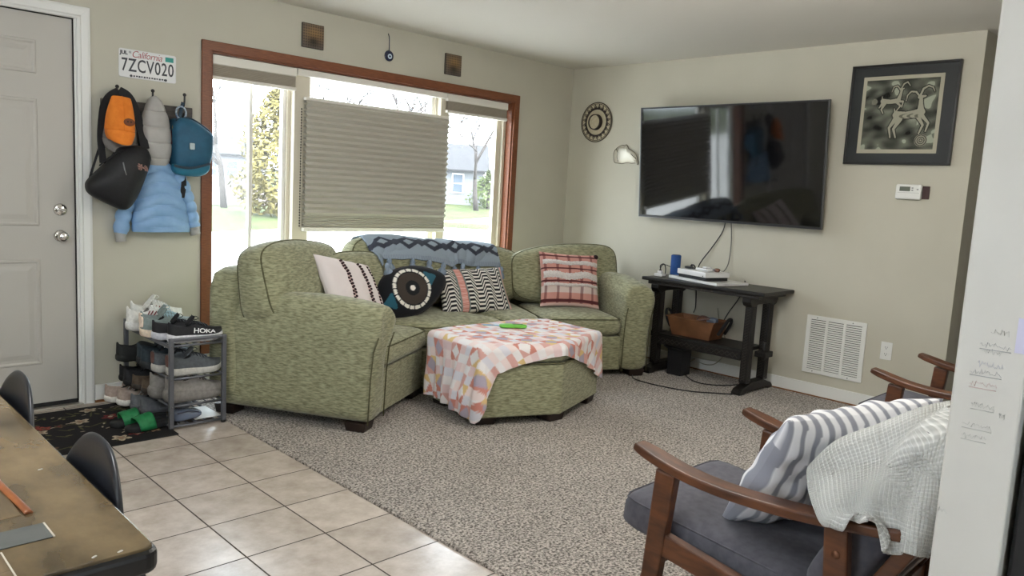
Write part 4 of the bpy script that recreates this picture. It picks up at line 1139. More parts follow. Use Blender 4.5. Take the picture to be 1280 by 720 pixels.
rows = puffed([(1.325, 0.055, 0.05, -0.06), (1.36, 0.072, 0.06, -0.065), (1.44, 0.082, 0.066, -0.07), (1.54, 0.078, 0.062, -0.07), (1.62, 0.06, 0.052, -0.068), (1.68, 0.034, 0.036, -0.062), (1.705, 0.012, 0.02, -0.06)], None, 0.085, 0.013, -0.2, x_c=lambda z: -3.535 + (1.5 - z) * 0.10 * (z < 1.5) * 0.5)
b = MB(); b.ring(rows, True, True, True); b.build('hood', M_lgrey, jk, subd=1)

# black backpack (shape on the wall, about 0.12 m deep)
M_bag = mat('black_ripstop', rgb(14, 15, 19), rgb(20, 21, 26), 60, rough=0.6, bump=0.3, bscale=22, bdist=0.006)
M_strap = mat('black_webbing', rgb(18, 18, 22), None, rough=0.75)
bp = thing('backpack', 'black sling backpack hanging from the left coat hook over the jacket', 'backpack', (-3.75, -0.15, 1.1))
out = smooth2([(-3.739,1.409),(-3.625,1.422),(-3.588,1.369),(-3.593,1.326),(-3.626,1.229),(-3.668,1.132),(-3.717,1.079),(-3.789,1.103),(-3.885,1.155),(-3.904,1.203),(-3.884,1.242),(-3.818,1.312),(-3.771,1.369)])
b = MB(); b.puff(out, 0.075, 0.012, 'y', base=-0.135, edge=0.02, rings=8); b.build('body', M_bag, bp)
b = MB(); b.puff(smooth2([(-3.73,1.343),(-3.65,1.391),(-3.625,1.35),(-3.642,1.29),(-3.683,1.195),(-3.724,1.151),(-3.755,1.183),(-3.762,1.25)]), 0.03, 0.01, 'y', base=-0.185, edge=0.006); b.build('front_pocket', M_bag, bp)
b = MB(); b.tube([(x, -0.19, z) for x, z in [(-3.855,1.306),(-3.808,1.35),(-3.761,1.382),(-3.706,1.403)]], 0.004, 6); b.build('top_zip', M_strap, bp)
b = MB(); b.tube([(x, -0.226, z) for x, z in [(-3.751,1.33),(-3.744,1.293),(-3.736,1.264)]], 0.0035, 6); b.build('zip_pull', mat('grey_cord', rgb(130, 130, 132), None, rough=0.6), bp, label='grey zip pull')
def strap(pts, wd, th, name, parent, m, y0=None):
    P = catmull(pts, 7); rows = []
    for i, p in enumerate(P):
        tn = (P[min(i + 1, len(P) - 1)] - P[max(i - 1, 0)]).normalized(); sd = tn.cross(Vector((0, -1, 0))).normalized() * wd / 2; n = Vector((0, -1, 0)) * th / 2
        rows.append([p - sd - n, p + sd - n, p + sd + n, p - sd + n])
    b = MB(); b.ring(rows, True, True, True, smooth=False); b.f = [f[::-1] for f in b.f]; return b.build(name, m, parent, bevel=min(th, wd) * 0.2)
def s3(P, y): return [(x, yy, z) for (x, z), yy in zip(P, y if isinstance(y, (list, tuple)) else [y] * len(P))]
strap(s3([(-3.725,1.708),(-3.768,1.678),(-3.796,1.629),(-3.805,1.554),(-3.813,1.453),(-3.819,1.319)], [-0.075, -0.085, -0.08, -0.07, -0.075, -0.13]), 0.034, 0.012, 'shoulder_strap', bp, M_strap)
strap(s3([(-3.721,1.709),(-3.681,1.685),(-3.648,1.629),(-3.624,1.543),(-3.608,1.411)], [-0.075, -0.085, -0.085, -0.09, -0.13]), 0.045, 0.014, 'shoulder_strap', bp, M_strap)
strap(s3([(-3.817,1.42),(-3.845,1.343),(-3.877,1.241),(-3.889,1.19)], [-0.085, -0.10, -0.11, -0.13]), 0.012, 0.004, 'webbing', bp, M_strap)
b = MB(); b.puff(smooth2([(-3.786,1.639),(-3.754,1.693),(-3.706,1.716),(-3.666,1.696),(-3.625,1.607),(-3.601,1.489),(-3.61,1.419),(-3.717,1.394),(-3.773,1.398),(-3.803,1.504)]), 0.012, 0.01, 'y', base=-0.055, edge=0.004); b.build('back_panel', M_strap, bp)
# small woven emblem on the bag: dome arcs and two lines of lettering
M_logo = mat('copper_grey_thread', rgb(170, 130, 118), None, rough=0.7)
b = MB(); lx, lz = [(-3.66,1.31)][0]
Mx = Matrix.Translation((lx, -0.222, lz)) @ Matrix.Rotation(pi / 2, 4, 'X') @ Matrix.Rotation(R(-14), 4, 'Z')
for i, txt in enumerate(('THE', 'NORTH', 'FACE')):
    V_, F_ = text_mb(txt, 0.0125, 0.0006, bold=0.0004); b.add(V_, F_, smooth=False, M=Mx @ Matrix.Translation((-0.008, 0.010 - i * 0.0105, 0)))
for r_ in (0.010, 0.016, 0.022):
    b.tube([Mx @ Vector((0.014 + 0.0 + r_ * math.cos(a), -0.013 + r_ * 1.2 * math.sin(a), 0.0005)) for a in [pi / 2 * i / 8 for i in range(9)]], 0.0017, 4)
b.build('emblem', M_logo, bp, label='copper-grey woven emblem')
# caps
def cap(name, label, cx, cz, y, m, wd, hh, roll, group=None):
    t = thing(name, label, 'cap', (cx, y, cz), group, local=True, rot=(0, R(roll), 0))
    n = 28; rows = []
    for i in range(15):
        k = i / 14; z = -0.02 + (hh + 0.02) * k
        w_ = wd * (1 - 0.10 * k - 0.62 * max(0, k - 0.35) ** 1.9); d = 0.062 * (1 - k ** 2.2) + 0.01
        rows.append([(math.cos(2 * pi * j / n) * w_ * (1 + 0.02 * math.sin(5 * k + j)), -0.02 + math.sin(2 * pi * j / n) * d, z) for j in range(n)])
    b = MB(); b.ring(rows, True, True, True); b.build('crown', m, t, subd=1)
    b = MB(); nu = 17; nv = 9; V_ = []
    for i in range(nu):
        a = -1 + 2 * i / (nu - 1)
        for j in range(nv):
            s_ = j / (nv - 1)
            x = a * wd * (1 - 0.22 * s_ * s_ * abs(a)); z = -0.012 - s_ * 0.075 * math.sqrt(max(0, 1 - 0.62 * a * a)); yy = -0.02 - 0.07 * math.sqrt(max(0, 1 - a * a)) - 0.02 * s_ * (1 - a * a) - 0.002
            V_.append((x, yy, z))
    F_ = [(i * nv + j, i * nv + j + 1, (i + 1) * nv + j + 1, (i + 1) * nv + j) for i in range(nu - 1) for j in range(nv - 1)]
    b.add(V_, F_); b.build('brim', m, t, solid=0.004)
    for sx in (0.0,):
        b = MB(); b.tube([(sx, -0.02 - (0.062 * (1 - (k / 10) ** 2.2) + 0.011), -0.01 + (hh + 0.01) * k / 10) for k in range(11)], 0.0015, 4); b.build('seam', m, t)
    return t
M_orange = mat('orange_twill', rgb(224, 122, 34), rgb(234, 134, 44), 30, rough=0.85, bump=0.2, bscale=200, bdist=0.001)
cap_o = cap('cap', 'bright orange cap with a round brown patch hanging on the backpack', -3.742, 1.505, -0.13, M_orange, 0.073, 0.17, 3)
b = MB(); b.puff([(0.028 * math.cos(2 * pi * i / 24) + 0.022, 0.02 * math.sin(2 * pi * i / 24) + 0.035) for i in range(24)], 0.003, 0.001, 'y', base=-0.093); o = b.build('patch', mat('brown_leather', rgb(112, 58, 24), None, rough=0.6), cap_o, label='round brown leather patch')
b = MB()
for dx in (-0.008, 0.008): b.sq(0.0035, 0.0015, 0.0045, 2, 2, 5, M=Matrix.Translation((0.022 + dx, -0.0965, 0.037)))
b.build('patch_mark', M_strap, o)
M_greycap = mat('grey_twill', rgb(112, 108, 104), rgb(124, 120, 116), 30, rough=0.85)
cap('cap', 'grey cap half hidden behind the orange cap and the jacket hood', -3.715, 1.455, -0.035, M_greycap, 0.098, 0.15, 8)
# teal backpack
M_teal = mat('teal_canvas', rgb(22, 76, 104), rgb(30, 88, 116), 20, rough=0.6, bump=0.2, bscale=60, bdist=0.003)
M_teal2 = mat('dark_teal_canvas', rgb(22, 48, 66), None, rough=0.6)
tb = thing('kids_backpack', 'small teal backpack with a slanted lid hanging on the right coat hook', 'backpack', (-3.33, -0.13, 1.29))
o2 = [(-3.443,1.581),(-3.359,1.594),(-3.258,1.537),(-3.234,1.503),(-3.248,1.357),(-3.321,1.311),(-3.438,1.309),(-3.451,1.449)]
b = MB(); b.puff(smooth2(o2, 5), 0.06, 0.015, 'y', base=-0.075, edge=0.045, rings=8, power=0.35); b.build('body', M_teal, tb)
b = MB(); P = [(-3.446,1.58),(-3.367,1.597),(-3.267,1.545),(-3.243,1.507)]
b.tube(catmull([(x, -0.135, z) for x, z in P], 6), 0.006, 6); b.build('lid_zip', M_teal2, tb)
b = MB(); b.puff(smooth2([(-3.454,1.339),(-3.388,1.33),(-3.27,1.36),(-3.26,1.311),(-3.324,1.276),(-3.441,1.287)], 5), 0.03, 0.02, 'y', base=-0.12, edge=0.02); b.build('base_pocket', mat('bright_teal_canvas', rgb(24, 104, 130), None, rough=0.55), tb)
strap(s3([(-3.47,1.33),(-3.378,1.322),(-3.269,1.352)], -0.175), 0.014, 0.004, 'trim_band', tb, M_teal2)
lx, lz = [(-3.378,1.442)][0]
b = MB(); b.prism(rrect(lx - 0.014, lx + 0.014, lz - 0.018, lz + 0.018, 0.004), -0.197, -0.19, 'y'); b.build('buckle', mat('pale_grey_plastic', rgb(170, 186, 190), None, rough=0.4), tb, bevel=0.0015, label='pale grey buckle')
strap(s3([(-3.381,1.688),(-3.398,1.641),(-3.407,1.587),(-3.398,1.543)], [-0.07, -0.085, -0.09, -0.10]), 0.018, 0.006, 'grab_loop', tb, M_teal2)
strap(s3([(-3.401,1.301),(-3.387,1.239),(-3.396,1.152)], [-0.09, -0.10, -0.095]), 0.028, 0.008, 'shoulder_strap', tb, M_strap)
# keys and lanyard loop on the hook
kt = thing('key_lanyard', 'looped white and blue lanyard with a brass tag on the right coat hook', 'lanyard', (-3.38, -0.1, 1.5))
b = MB(); lc = [(-3.405,1.626)][0]
b.tube([(lc[0] + 0.028 * math.cos(2 * pi * i / 24), -0.105, lc[1] + 0.034 * math.sin(2 * pi * i / 24)) for i in range(24)], 0.005, 7, True); b.build('ring_cord', mat('white_blue_cord', rgb(190, 200, 210), rgb(60, 90, 120), 60, rough=0.6), kt)
b = MB(); lc2 = [(-3.44,1.539)][0]; b.puff([(lc2[0] + 0.014 * math.cos(2 * pi * i / 20), lc2[1] + 0.024 * math.sin(2 * pi * i / 20)) for i in range(20)], 0.003, 0.003, 'y', base=-0.105); b.build('brass_tag', mat('aged_brass', rgb(170, 140, 90), None, rough=0.35, metal=0.8), kt, label='oval brass tag')
strap(s3([(-3.423,1.602),(-3.445,1.538),(-3.458,1.484),(-3.453,1.449)], -0.098), 0.012, 0.004, 'strap', kt, mat('maroon_ribbon', rgb(70, 36, 42), None, rough=0.7))

# ---------------------------------------------------------------- television
tv = thing('television', 'large black flat-screen television mounted on the wall, tilted down', 'television', (-0.1, -1.607, 1.15))
upv = Vector((-0.075, 0, 0.84)).normalized()
MT = frame((-0.118, -1.607, 1.572), (0, -1, 0), upv)          # local z points into the room
M_screen_tv = mat('glossy_screen', (0.004, 0.004, 0.005), None, rough=0.06, spec=0.5, coat=0.3)
M_silver = mat('silver_trim', rgb(110, 110, 112), None, rough=0.35, metal=0.9)
b = MB(); b.box(-0.742, 0.742, -0.42, 0.42, -0.03, -0.004, M=MT); b.build('back_shell', M_black, tv, bevel=0.004)
b = MB()
for q in ((-0.7425, 0.7425, 0.412, 0.4205), (-0.7425, 0.7425, -0.4205, -0.405), (-0.7425, -0.735, -0.405, 0.412), (0.735, 0.7425, -0.405, 0.412)): b.box(*q, -0.004, 0.002, M=MT)
b.build('bezel', M_black, tv, bevel=0.001)
b = MB()
for q in ((-0.746, 0.746, 0.4205, 0.424), (-0.746, 0.746, -0.424, -0.4205), (-0.746, -0.7425, -0.424, 0.424), (0.7425, 0.746, -0.424, 0.424)): b.box(*q, -0.02, 0.0015, M=MT)
b.build('edge_trim', M_silver, tv, label='thin silver edge')
b = MB(); b.box(-0.735, 0.735, -0.405, 0.412, -0.004, 0.0005, M=MT); b.build('screen', M_screen_tv, tv)
b = MB(); b.box(-0.09, -0.001, -1.85, -1.36, 1.42, 1.68); b.box(-0.02, -0.001, -1.95, -1.26, 1.38, 1.72); b.build('wall_mount', M_black, tv)

# ---------------------------------------------------------------- wall pieces
M_darkwood = mat('dark_brown_lacquer', rgb(40, 30, 26), None, rough=0.5)
M_tan = mat('tan_straw', rgb(176, 166, 140), rgb(190, 180, 154), 40, rough=0.8)
t = thing('wall_plate', 'round tan wall plate with a dark triangle border and raised centre ring', 'wall decor', (-0.01, -0.302, 1.745))
cy, cz = -0.302, 1.911
def disc_x(r, x0, x1, n=48):
    b = MB(); b.prism([(cy + r * math.cos(2 * pi * i / n), cz + r * math.sin(2 * pi * i / n)) for i in range(n)], x0, x1, 'x'); return b
disc_x(0.163, -0.012, -0.001).build('plate', M_tan, t, bevel=0.002)
def ring_x(b, r, w, x):
    b.tube([(x, cy + r * math.cos(2 * pi * i / 60), cz + r * math.sin(2 * pi * i / 60)) for i in range(60)], w, 5, True)
for r_, w_ in ((0.163, 0.0045), (0.152, 0.003), (0.108, 0.0035)):
    b = MB(); ring_x(b, r_, w_, -0.012); b.build('dark_ring', M_darkwood, t)
b = MB(); K = 20
for k in range(K):
    a0, a1, am = 2 * pi * k / K, 2 * pi * (k + 1) / K, 2 * pi * (k + 0.5) / K
    pt = lambda r, a, x: (x, cy + r * math.cos(a), cz + r * math.sin(a))
    b.tube([pt(0.110, a0, -0.013), pt(0.148, am, -0.013), pt(0.110, a1, -0.013)], 0.0042, 4)
    b.add([pt(0.110, a0, -0.0125), pt(0.132, am, -0.0125), pt(0.110, a1, -0.0125)], [(0, 1, 2)], smooth=False)
b.build('triangle_border', M_darkwood, t)
b = MB(); n = 40
b.ring([[(x, cy + r * math.cos(2 * pi * i / n), cz + r * math.sin(2 * pi * i / n)) for i in range(n)] for r, x in ((0.066, -0.012), (0.064, -0.045), (0.058, -0.047), (0.056, -0.03))], True, False, False)
b.build('raised_ring', M_darkwood, t)
disc_x(0.057, -0.036, -0.012, 40).build('centre', M_tan, t)
# mirrored animal cutout
t = thing('mirror_cutout', 'small silver mirrored animal silhouette beside the television', 'wall decor', (-0.006, -0.64, 1.56))
sh = smooth2([(-0.515, 1.60), (-0.512, 1.66), (-0.545, 1.70), (-0.59, 1.718), (-0.622, 1.712), (-0.632, 1.722), (-0.648, 1.712), (-0.66, 1.69), (-0.70, 1.672), (-0.74, 1.64), (-0.757, 1.60), (-0.765, 1.562), (-0.745, 1.575), (-0.70, 1.572), (-0.655, 1.576), (-0.60, 1.568), (-0.56, 1.572), (-0.53, 1.575)], 3)
M_painted_mirror = mat('painted_wall_reflection', rgb(176, 170, 154), None, rough=0.28, metal=0.25)  # beige base colour paints in the wall that the mirror reflects
b = MB(); b.puff(sh, 0.010, 0.001, 'x', base=-0.006, edge=0.003, rings=5, power=0.4); b.build('silhouette', M_painted_mirror, t)
b = MB(); b.tube([(-0.010, y, z) for y, z in sh], 0.0028, 5, True); b.tube([(-0.016, y, z) for y, z in ((-0.535, 1.69), (-0.556, 1.66), (-0.552, 1.62), (-0.565, 1.585))], 0.003, 5); b.tube([(-0.016, y, z) for y, z in ((-0.69, 1.65), (-0.72, 1.625), (-0.745, 1.61))], 0.003, 5); b.tube([(-0.014, y, z) for y, z in ((-0.69, 1.60), (-0.72, 1.60), (-0.74, 1.59))], 0.003, 5)
b.build('outline', mat('bright_metal_edge', rgb(120, 112, 102), None, rough=0.25, metal=0.9), t)
# framed print
t = thing('framed_print', 'black framed print of two leaping ibexes on the television wall', 'picture', (-0.02, -2.745, 1.59))
y0, y1, z0, z1 = -2.425, -3.063, 1.590, 2.212
M_frame = mat('black_lacquer', (0.008, 0.008, 0.009), None, rough=0.3)
b = MB()
for q in ((y1, y0, z1 - 0.014, z1), (y1, y0, z0, z0 + 0.014), (y1, y1 + 0.014, z0 + 0.014, z1 - 0.014), (y0 - 0.014, y0, z0 + 0.014, z1 - 0.014)): b.box(-0.03, -0.003, q[0], q[1], q[2], q[3])
b.build('frame', M_frame, t, bevel=0.002)
b = MB(); b.box(-0.018, -0.004, y1 + 0.01, y0 - 0.01, z0 + 0.01, z1 - 0.01); b.build('mat_board', mat('charcoal_mat_board', rgb(52, 56, 58), None, rough=0.5), t)
b = MB(); b.box(-0.0195, -0.018, -2.978, -2.503, 1.661, 2.139); b.build('paper', mat('cream_paper', rgb(206, 200, 178), None, rough=0.8), t)
def print_colors(u, v):
    rnd = np.random.RandomState(5); val = np.zeros_like(u)
    for k in range(26):
        fx, fy, ph = rnd.uniform(3, 26), rnd.uniform(3, 26), rnd.uniform(0, 6, 2)
        val += np.sin(fx * (u * 0.8 + v * 0.6) + ph[0] + 1.5 * np.sin(fy * v + ph[1])) * np.cos(fy * 0.7 * (v - u) + ph[1]) / (1 + k * 0.12)
    val = val / 2.2
    g = np.clip(0.40 + 0.17 * val, 0.10, 0.8)
    edge = np.minimum(np.minimum(u, 1 - u), np.minimum(v, 1 - v))
    g = np.where((val > 0.75) & (edge < 0.25), 0.74, g); g = np.where((val < -0.9) & (edge < 0.33), 0.10, g)
    c_ = np.stack([g, g * 1.03, g * 0.92], -1) ** 2.2
    def P(x, y):
        t_ = (y - 142) / 316; return ((x - (132 - 32 * t_)) / 330, 1 - t_)
    def seg(pts, w, col):
        for (a, b_), (wa, wb) in zip(zip(pts, pts[1:]), zip(w, w[1:])):
            ax, ay = P(*a); bx, by = P(*b_); dx, dy = bx - ax, by - ay; L2 = dx * dx + dy * dy + 1e-12
            s_ = np.clip(((u - ax) * dx + (v - ay) * dy) / L2, 0, 1)
            d = np.hypot(u - ax - s_ * dx, v - ay - s_ * dy); ww = wa + (wb - wa) * s_
            c_[d < ww] = col
    dark = np.array([0.03, 0.032, 0.026]); lite = np.array([0.50, 0.48, 0.37])
    big = [([(268, 302), (310, 305), (350, 300), (378, 292)], (0.052, 0.05, 0.055, 0.055)), ([(376, 292), (377, 255), (378, 228)], (0.05, 0.03, 0.022)), ([(372, 226), (398, 222)], (0.026, 0.012)),
           ([(376, 300), (410, 342), (398, 378)], (0.03, 0.016, 0.010)), ([(362, 308), (386, 350), (368, 388)], (0.03, 0.016, 0.010)), ([(268, 315), (235, 360), (240, 404)], (0.036, 0.018, 0.010)), ([(284, 322), (255, 366), (264, 404)], (0.036, 0.018, 0.010)),
           ([(262, 298), (259, 274)], (0.016, 0.006)), ([(376, 216), (388, 190), (410, 178), (430, 186), (437, 204)], (0.014, 0.014, 0.012, 0.009, 0.004)), ([(370, 220), (356, 202), (334, 200), (318, 216), (312, 242)], (0.012, 0.012, 0.011, 0.009, 0.004))]
    small = [([(206, 238), (240, 242), (276, 238)], (0.034, 0.03, 0.034)), ([(276, 236), (286, 212), (292, 192)], (0.03, 0.02, 0.016)), ([(288, 190), (302, 184)], (0.016, 0.008)),
             ([(276, 242), (298, 242), (292, 268)], (0.018, 0.012, 0.007)), ([(270, 246), (286, 262), (266, 286)], (0.018, 0.012, 0.007)), ([(206, 246), (188, 268)], (0.022, 0.008)), ([(214, 250), (198, 276), (206, 294)], (0.022, 0.012, 0.007)),
             ([(203, 234), (202, 216)], (0.01, 0.004)), ([(290, 184), (302, 164), (318, 156), (330, 174)], (0.010, 0.010, 0.009, 0.004)), ([(286, 188), (272, 172), (256, 176), (247, 198)], (0.010, 0.010, 0.008, 0.004))]
    for an in (big, small):
        for pts, w in an: seg(pts, tuple(x + 0.012 for x in w), dark)
    for an in (big, small):
        for pts, w in an: seg(pts, w, lite)
    bx, by = P(325, 310); m_ = (((u - bx) / 0.14) ** 2 + ((v - by) / 0.04) ** 2 < 1) & (np.sin(60 * u + 8 * np.sin(30 * v)) > 0.2); c_[m_] *= 0.4
    for (cx_, cy_), r_ in ((P(378, 418), 0.085), (P(166, 240), 0.045)):
        d = np.hypot(u - cx_, v - cy_); ringm = d < r_
        c_[ringm] = np.where(((d[ringm] / r_ * 3.2) % 1 < 0.5)[:, None], lite * 0.9, dark * 3)
    return c_
n = 240; u, v, F = grid_np(n, n)
b = MB(); b.add(np.stack([0 * u - 0.0202, -2.525 - u * 0.431, 1.685 + v * 0.431], -1).reshape(-1, 3), F)
b.build('ibex_print', attr_mat('ink_print', rough=0.6), t, colors=print_colors(u.ravel(), v.ravel()))
m_pg, nt_, bs_ = new_mat('picture_glass')
bs_.inputs['Base Color'].default_value = (0, 0, 0, 1); bs_.inputs['Roughness'].default_value = 0.03; bs_.inputs['Alpha'].default_value = 0.10
b = MB(); b.box(-0.0235, -0.0225, y1 + 0.012, y0 - 0.012, z0 + 0.012, z1 - 0.012); b.build('glazing', m_pg, t)
# thermostat
t = thing('thermostat', 'white programmable thermostat on a dark plate under the framed print', 'thermostat', (-0.02, -2.865, 1.376))
b = MB(); b.box(-0.006, -0.001, -2.965, -2.83, 1.383, 1.462); b.build('back_plate', mat('maroon_plate', rgb(60, 34, 34), None, rough=0.6), t, bevel=0.003)
b = MB(); b.box(-0.036, -0.006, -2.926, -2.775, 1.378, 1.471); b.build('housing', M_white, t, bevel=0.01, seg=3)
b = MB(); b.box(-0.0375, -0.036, -2.862, -2.80, 1.428, 1.456); b.build('display', mat('lcd_grey', rgb(104, 110, 100), None, rough=0.25), t)
for k, (yy, zz) in enumerate(((-2.875, 1.448), (-2.875, 1.434), (-2.905, 1.44))):
    b = MB(); b.box(-0.0375, -0.036, yy - 0.005, yy + 0.005, zz - 0.004, zz + 0.004); b.build('button', mat('button_grey', rgb(150, 150, 148), None, rough=0.5), t)
b = MB(); b.box(-0.0365, -0.036, -2.915, -2.79, 1.418, 1.4195); b.build('lid_seam', mat('seam_grey', rgb(160, 160, 156), None), t)
# return-air grille
t = thing('air_return_grille', 'white louvred return-air grille low on the television wall', 'vent', (-0.005, -2.488, 0.169))
ya, yb, za, zb_ = -2.2876, -2.6889, 0.169, 0.567
b = MB()
for q in ((yb, ya, zb_ - 0.028, zb_), (yb, ya, za, za + 0.028), (yb, yb + 0.03, za + 0.028, zb_ - 0.028), (ya - 0.03, ya, za + 0.028, zb_ - 0.028)): b.box(-0.010, -0.001, *q)
cols = [(yb + 0.03, yb + 0.132), (yb + 0.150, yb + 0.252), (yb + 0.270, ya - 0.03)]
for ca, cb in ((cols[0][1], cols[1][0]), (cols[1][1], cols[2][0])): b.box(-0.010, -0.001, ca, cb, za + 0.028, zb_ - 0.028)
b.build('frame', M_white, t, bevel=0.0025)
b = MB(); b.box(-0.002, -0.0005, yb + 0.02, ya - 0.02, za + 0.02, zb_ - 0.02); b.build('dark_duct', mat('duct_shadow', (0.02, 0.02, 0.02), None, rough=0.9), t)
for ca, cb in cols:
    b = MB(); K = 23
    for k in range(K):
        z = za + 0.030 + (zb_ - za - 0.06) * (k + 0.5) / K
        b.hexa([(-0.010, ca, z - 0.0052), (-0.003, ca, z + 0.001), (-0.003, cb, z + 0.001), (-0.010, cb, z - 0.0052)], [(-0.010, ca, z - 0.0008), (-0.003, ca, z + 0.0048), (-0.003, cb, z + 0.0048), (-0.010, cb, z - 0.0008)])
    b.build('louvre_bank', M_white, t)
for yy, zz in ((-2.36, za + 0.014), (-2.60, za + 0.014), (-2.36, zb_ - 0.014), (-2.60, zb_ - 0.014)):
    b = MB(); b.prism([(yy + 0.004 * math.cos(2 * pi * i / 10), zz + 0.004 * math.sin(2 * pi * i / 10)) for i in range(10)], -0.0115, -0.010, 'x'); b.build('screw', M_silver, t)
# outlet
t = thing('wall_outlet', 'white duplex electrical outlet right of the air grille', 'electrical outlet', (-0.004, -2.822, 0.352))
b = MB(); b.box(-0.006, -0.001, -2.857, -2.787, 0.352, 0.467); b.build('cover_plate', M_white, t, bevel=0.003)
for zz in (0.388, 0.431):
    b = MB(); P = [(-2.822 + 0.017 * math.cos(2 * pi * i / 24), zz + max(-0.0125, min(0.0125, 0.017 * math.sin(2 * pi * i / 24)))) for i in range(24)]; b.prism(P, -0.0085, -0.006, 'x'); o = b.build('receptacle', M_white, t, bevel=0.0008)
    b = MB()
    for dy in (-0.006, 0.006): b.box(-0.0088, -0.0085, -2.822 + dy - 0.0012, -2.822 + dy + 0.0012, zz - 0.001, zz + 0.007)
    b.prism([(-2.822 + 0.0028 * math.cos(2 * pi * i / 10), zz - 0.007 + 0.0028 * math.sin(2 * pi * i / 10)) for i in range(10)], -0.0088, -0.0085, 'x'); b.build('slots', M_darkgap, o)

# ---------------------------------------------------------------- carved console table
M_ebony = mat('black_stained_oak', rgb(17, 15, 14), rgb(26, 23, 21), 12, rough=0.42, bump=0.25, bscale=40, bdist=0.002, stretch=(1, 0.3, 1))
M_worn = mat('worn_black_edge', rgb(30, 26, 24), rgb(70, 60, 50), 45, rough=0.5, lo=0.55, hi=0.72)
ct = thing('console_table', 'black carved trestle console table under the television', 'console table', (-0.25, -1.69, 0.012))
b = MB(); b.box(-0.455, -0.02, -2.185, -1.205, 0.697, 0.722); b.build('table_top', M_ebony, ct, bevel=0.006, seg=3)
b = MB(); b.box(-0.435, -0.05, -2.14, -1.25, 0.672, 0.697); b.build('apron', M_worn, ct, bevel=0.004)
def carve_zig(b, p0, p1, half, out, n, r=0.0028):
    p0, p1, half, out = Vector(p0), Vector(p1), Vector(half), Vector(out)
    P = [p0 + (p1 - p0) * i / n + half * (1 if i % 2 else -1) + out for i in range(n + 1)]
    b.tube(P, r, 4)
    P = [p0 + (p1 - p0) * i / n - half * (1 if i % 2 else -1) + out for i in range(n + 1)]
    b.tube(P, r, 4)
M_carve = mat('carved_relief', rgb(52, 47, 43), None, rough=0.5)
for ty in (-1.315, -2.055):
    g = 0.028
    b = MB(); b.prism([(-0.475, 0.012), (-0.475, 0.03), (-0.45, 0.052), (-0.40, 0.064), (-0.33, 0.085), (-0.15, 0.085), (-0.09, 0.064), (-0.045, 0.052), (-0.02, 0.03), (-0.02, 0.012), (-0.07, 0.012), (-0.10, 0.026), (-0.38, 0.026), (-0.42, 0.012)], ty - g - 0.006, ty + g + 0.006, 'y'); b.build('sled_foot', M_ebony, ct, bevel=0.004)
    for xx in (-0.365, -0.125):
        b = MB(); b.box(xx - 0.03, xx + 0.03, ty - g, ty + g, 0.08, 0.645); o = b.build('upright', M_ebony, ct, bevel=0.004)
        b = MB(); carve_zig(b, (xx - 0.030, ty, 0.10), (xx - 0.030, ty, 0.62), (0, 0.016, 0), (-0.001, 0, 0), 26); carve_zig(b, (xx, ty - g, 0.10), (xx, ty - g, 0.62), (0.016, 0, 0), (0, -0.001, 0), 26); b.build('carving', M_carve, o)
    b = MB(); b.prism([(-0.44, 0.672), (-0.44, 0.645), (-0.42, 0.618), (-0.385, 0.605), (-0.33, 0.625), (-0.16, 0.625), (-0.105, 0.605), (-0.07, 0.618), (-0.05, 0.645), (-0.05, 0.672)], ty - g - 0.004, ty + g + 0.004, 'y'); b.build('cleat', M_ebony, ct, bevel=0.003)
    sgn = 1 if ty > -1.7 else -1
    b = MB(); b.box(-0.30, -0.19, ty + sgn * 0.02, ty + sgn * 0.10, 0.262, 0.302); b.tube([(-0.245, ty + sgn * 0.06, 0.235), (-0.245, ty + sgn * 0.06, 0.36)], [0.012, 0.016], 8); b.build('tusk_tenon', M_ebony, ct, bevel=0.004)
b = MB(); b.box(-0.40, -0.10, -2.03, -1.34, 0.288, 0.312); b.build('shelf', M_ebony, ct, bevel=0.004)
b = MB(); b.box(-0.405, -0.38, -2.03, -1.34, 0.235, 0.300); o = b.build('stretcher', M_ebony, ct, bevel=0.004)
b = MB(); carve_zig(b, (-0.405, -2.01, 0.267), (-0.405, -1.36, 0.267), (0, 0, 0.016), (-0.001, 0, 0), 16); b.build('carving', M_carve, o)

# things on and under the console
M_gloss_w = mat('gloss_white_plastic', rgb(226, 226, 226), None, rough=0.3)
t = thing('white_slab', 'flat pale grey marble-like slab under the white game console', 'slab', (-0.3, -1.62, 0.722))
b = MB(); b.prism([(-0.315, -1.345), (-0.455, -1.83), (-0.150, -1.905), (-0.06, -1.42)], 0.7225, 0.742); b.build('slab', mat('pale_marble', rgb(206, 206, 206), rgb(226, 226, 224), 9, rough=0.3), t, bevel=0.003)
t = thing('game_console', 'white game console with a black base on the pale slab', 'game console', (-0.3, -1.62, 0.742))
MG = frame((-0.285, -1.615, 0.742), (0.28, 0.96, 0), (-0.96, 0.28, 0))
b = MB(); b.box(-0.145, 0.145, -0.10, 0.10, 0.003, 0.026, M=MG); b.build('black_base', M_black, t, bevel=0.002)
b = MB(); b.box(-0.15, 0.15, -0.112, 0.112, 0.026, 0.062, M=MG); b.build('white_shell', M_gloss_w, t, bevel=0.003)
b = MB(); b.box(-0.125, -0.117, 0.112, 0.1135, 0.030, 0.038, M=MG); b.build('power_button', mat('grey_button', rgb(90, 90, 92), None, rough=0.4), t)
t = thing('clear_plastic_case', 'small clear plastic case with coiled leads on the white game console', 'case', tuple(MG @ Vector((-0.03, -0.01, 0.0625))))
m_cl, nt_, bs_ = new_mat('clear_plastic'); bs_.inputs['Base Color'].default_value = (0.9, 0.9, 0.9, 1); bs_.inputs['Alpha'].default_value = 0.55; bs_.inputs['Roughness'].default_value = 0.15
b = MB(); b.box(-0.085, 0.03, -0.05, 0.045, 0.0625, 0.082, M=MG); b.build('case', m_cl, t, bevel=0.006)
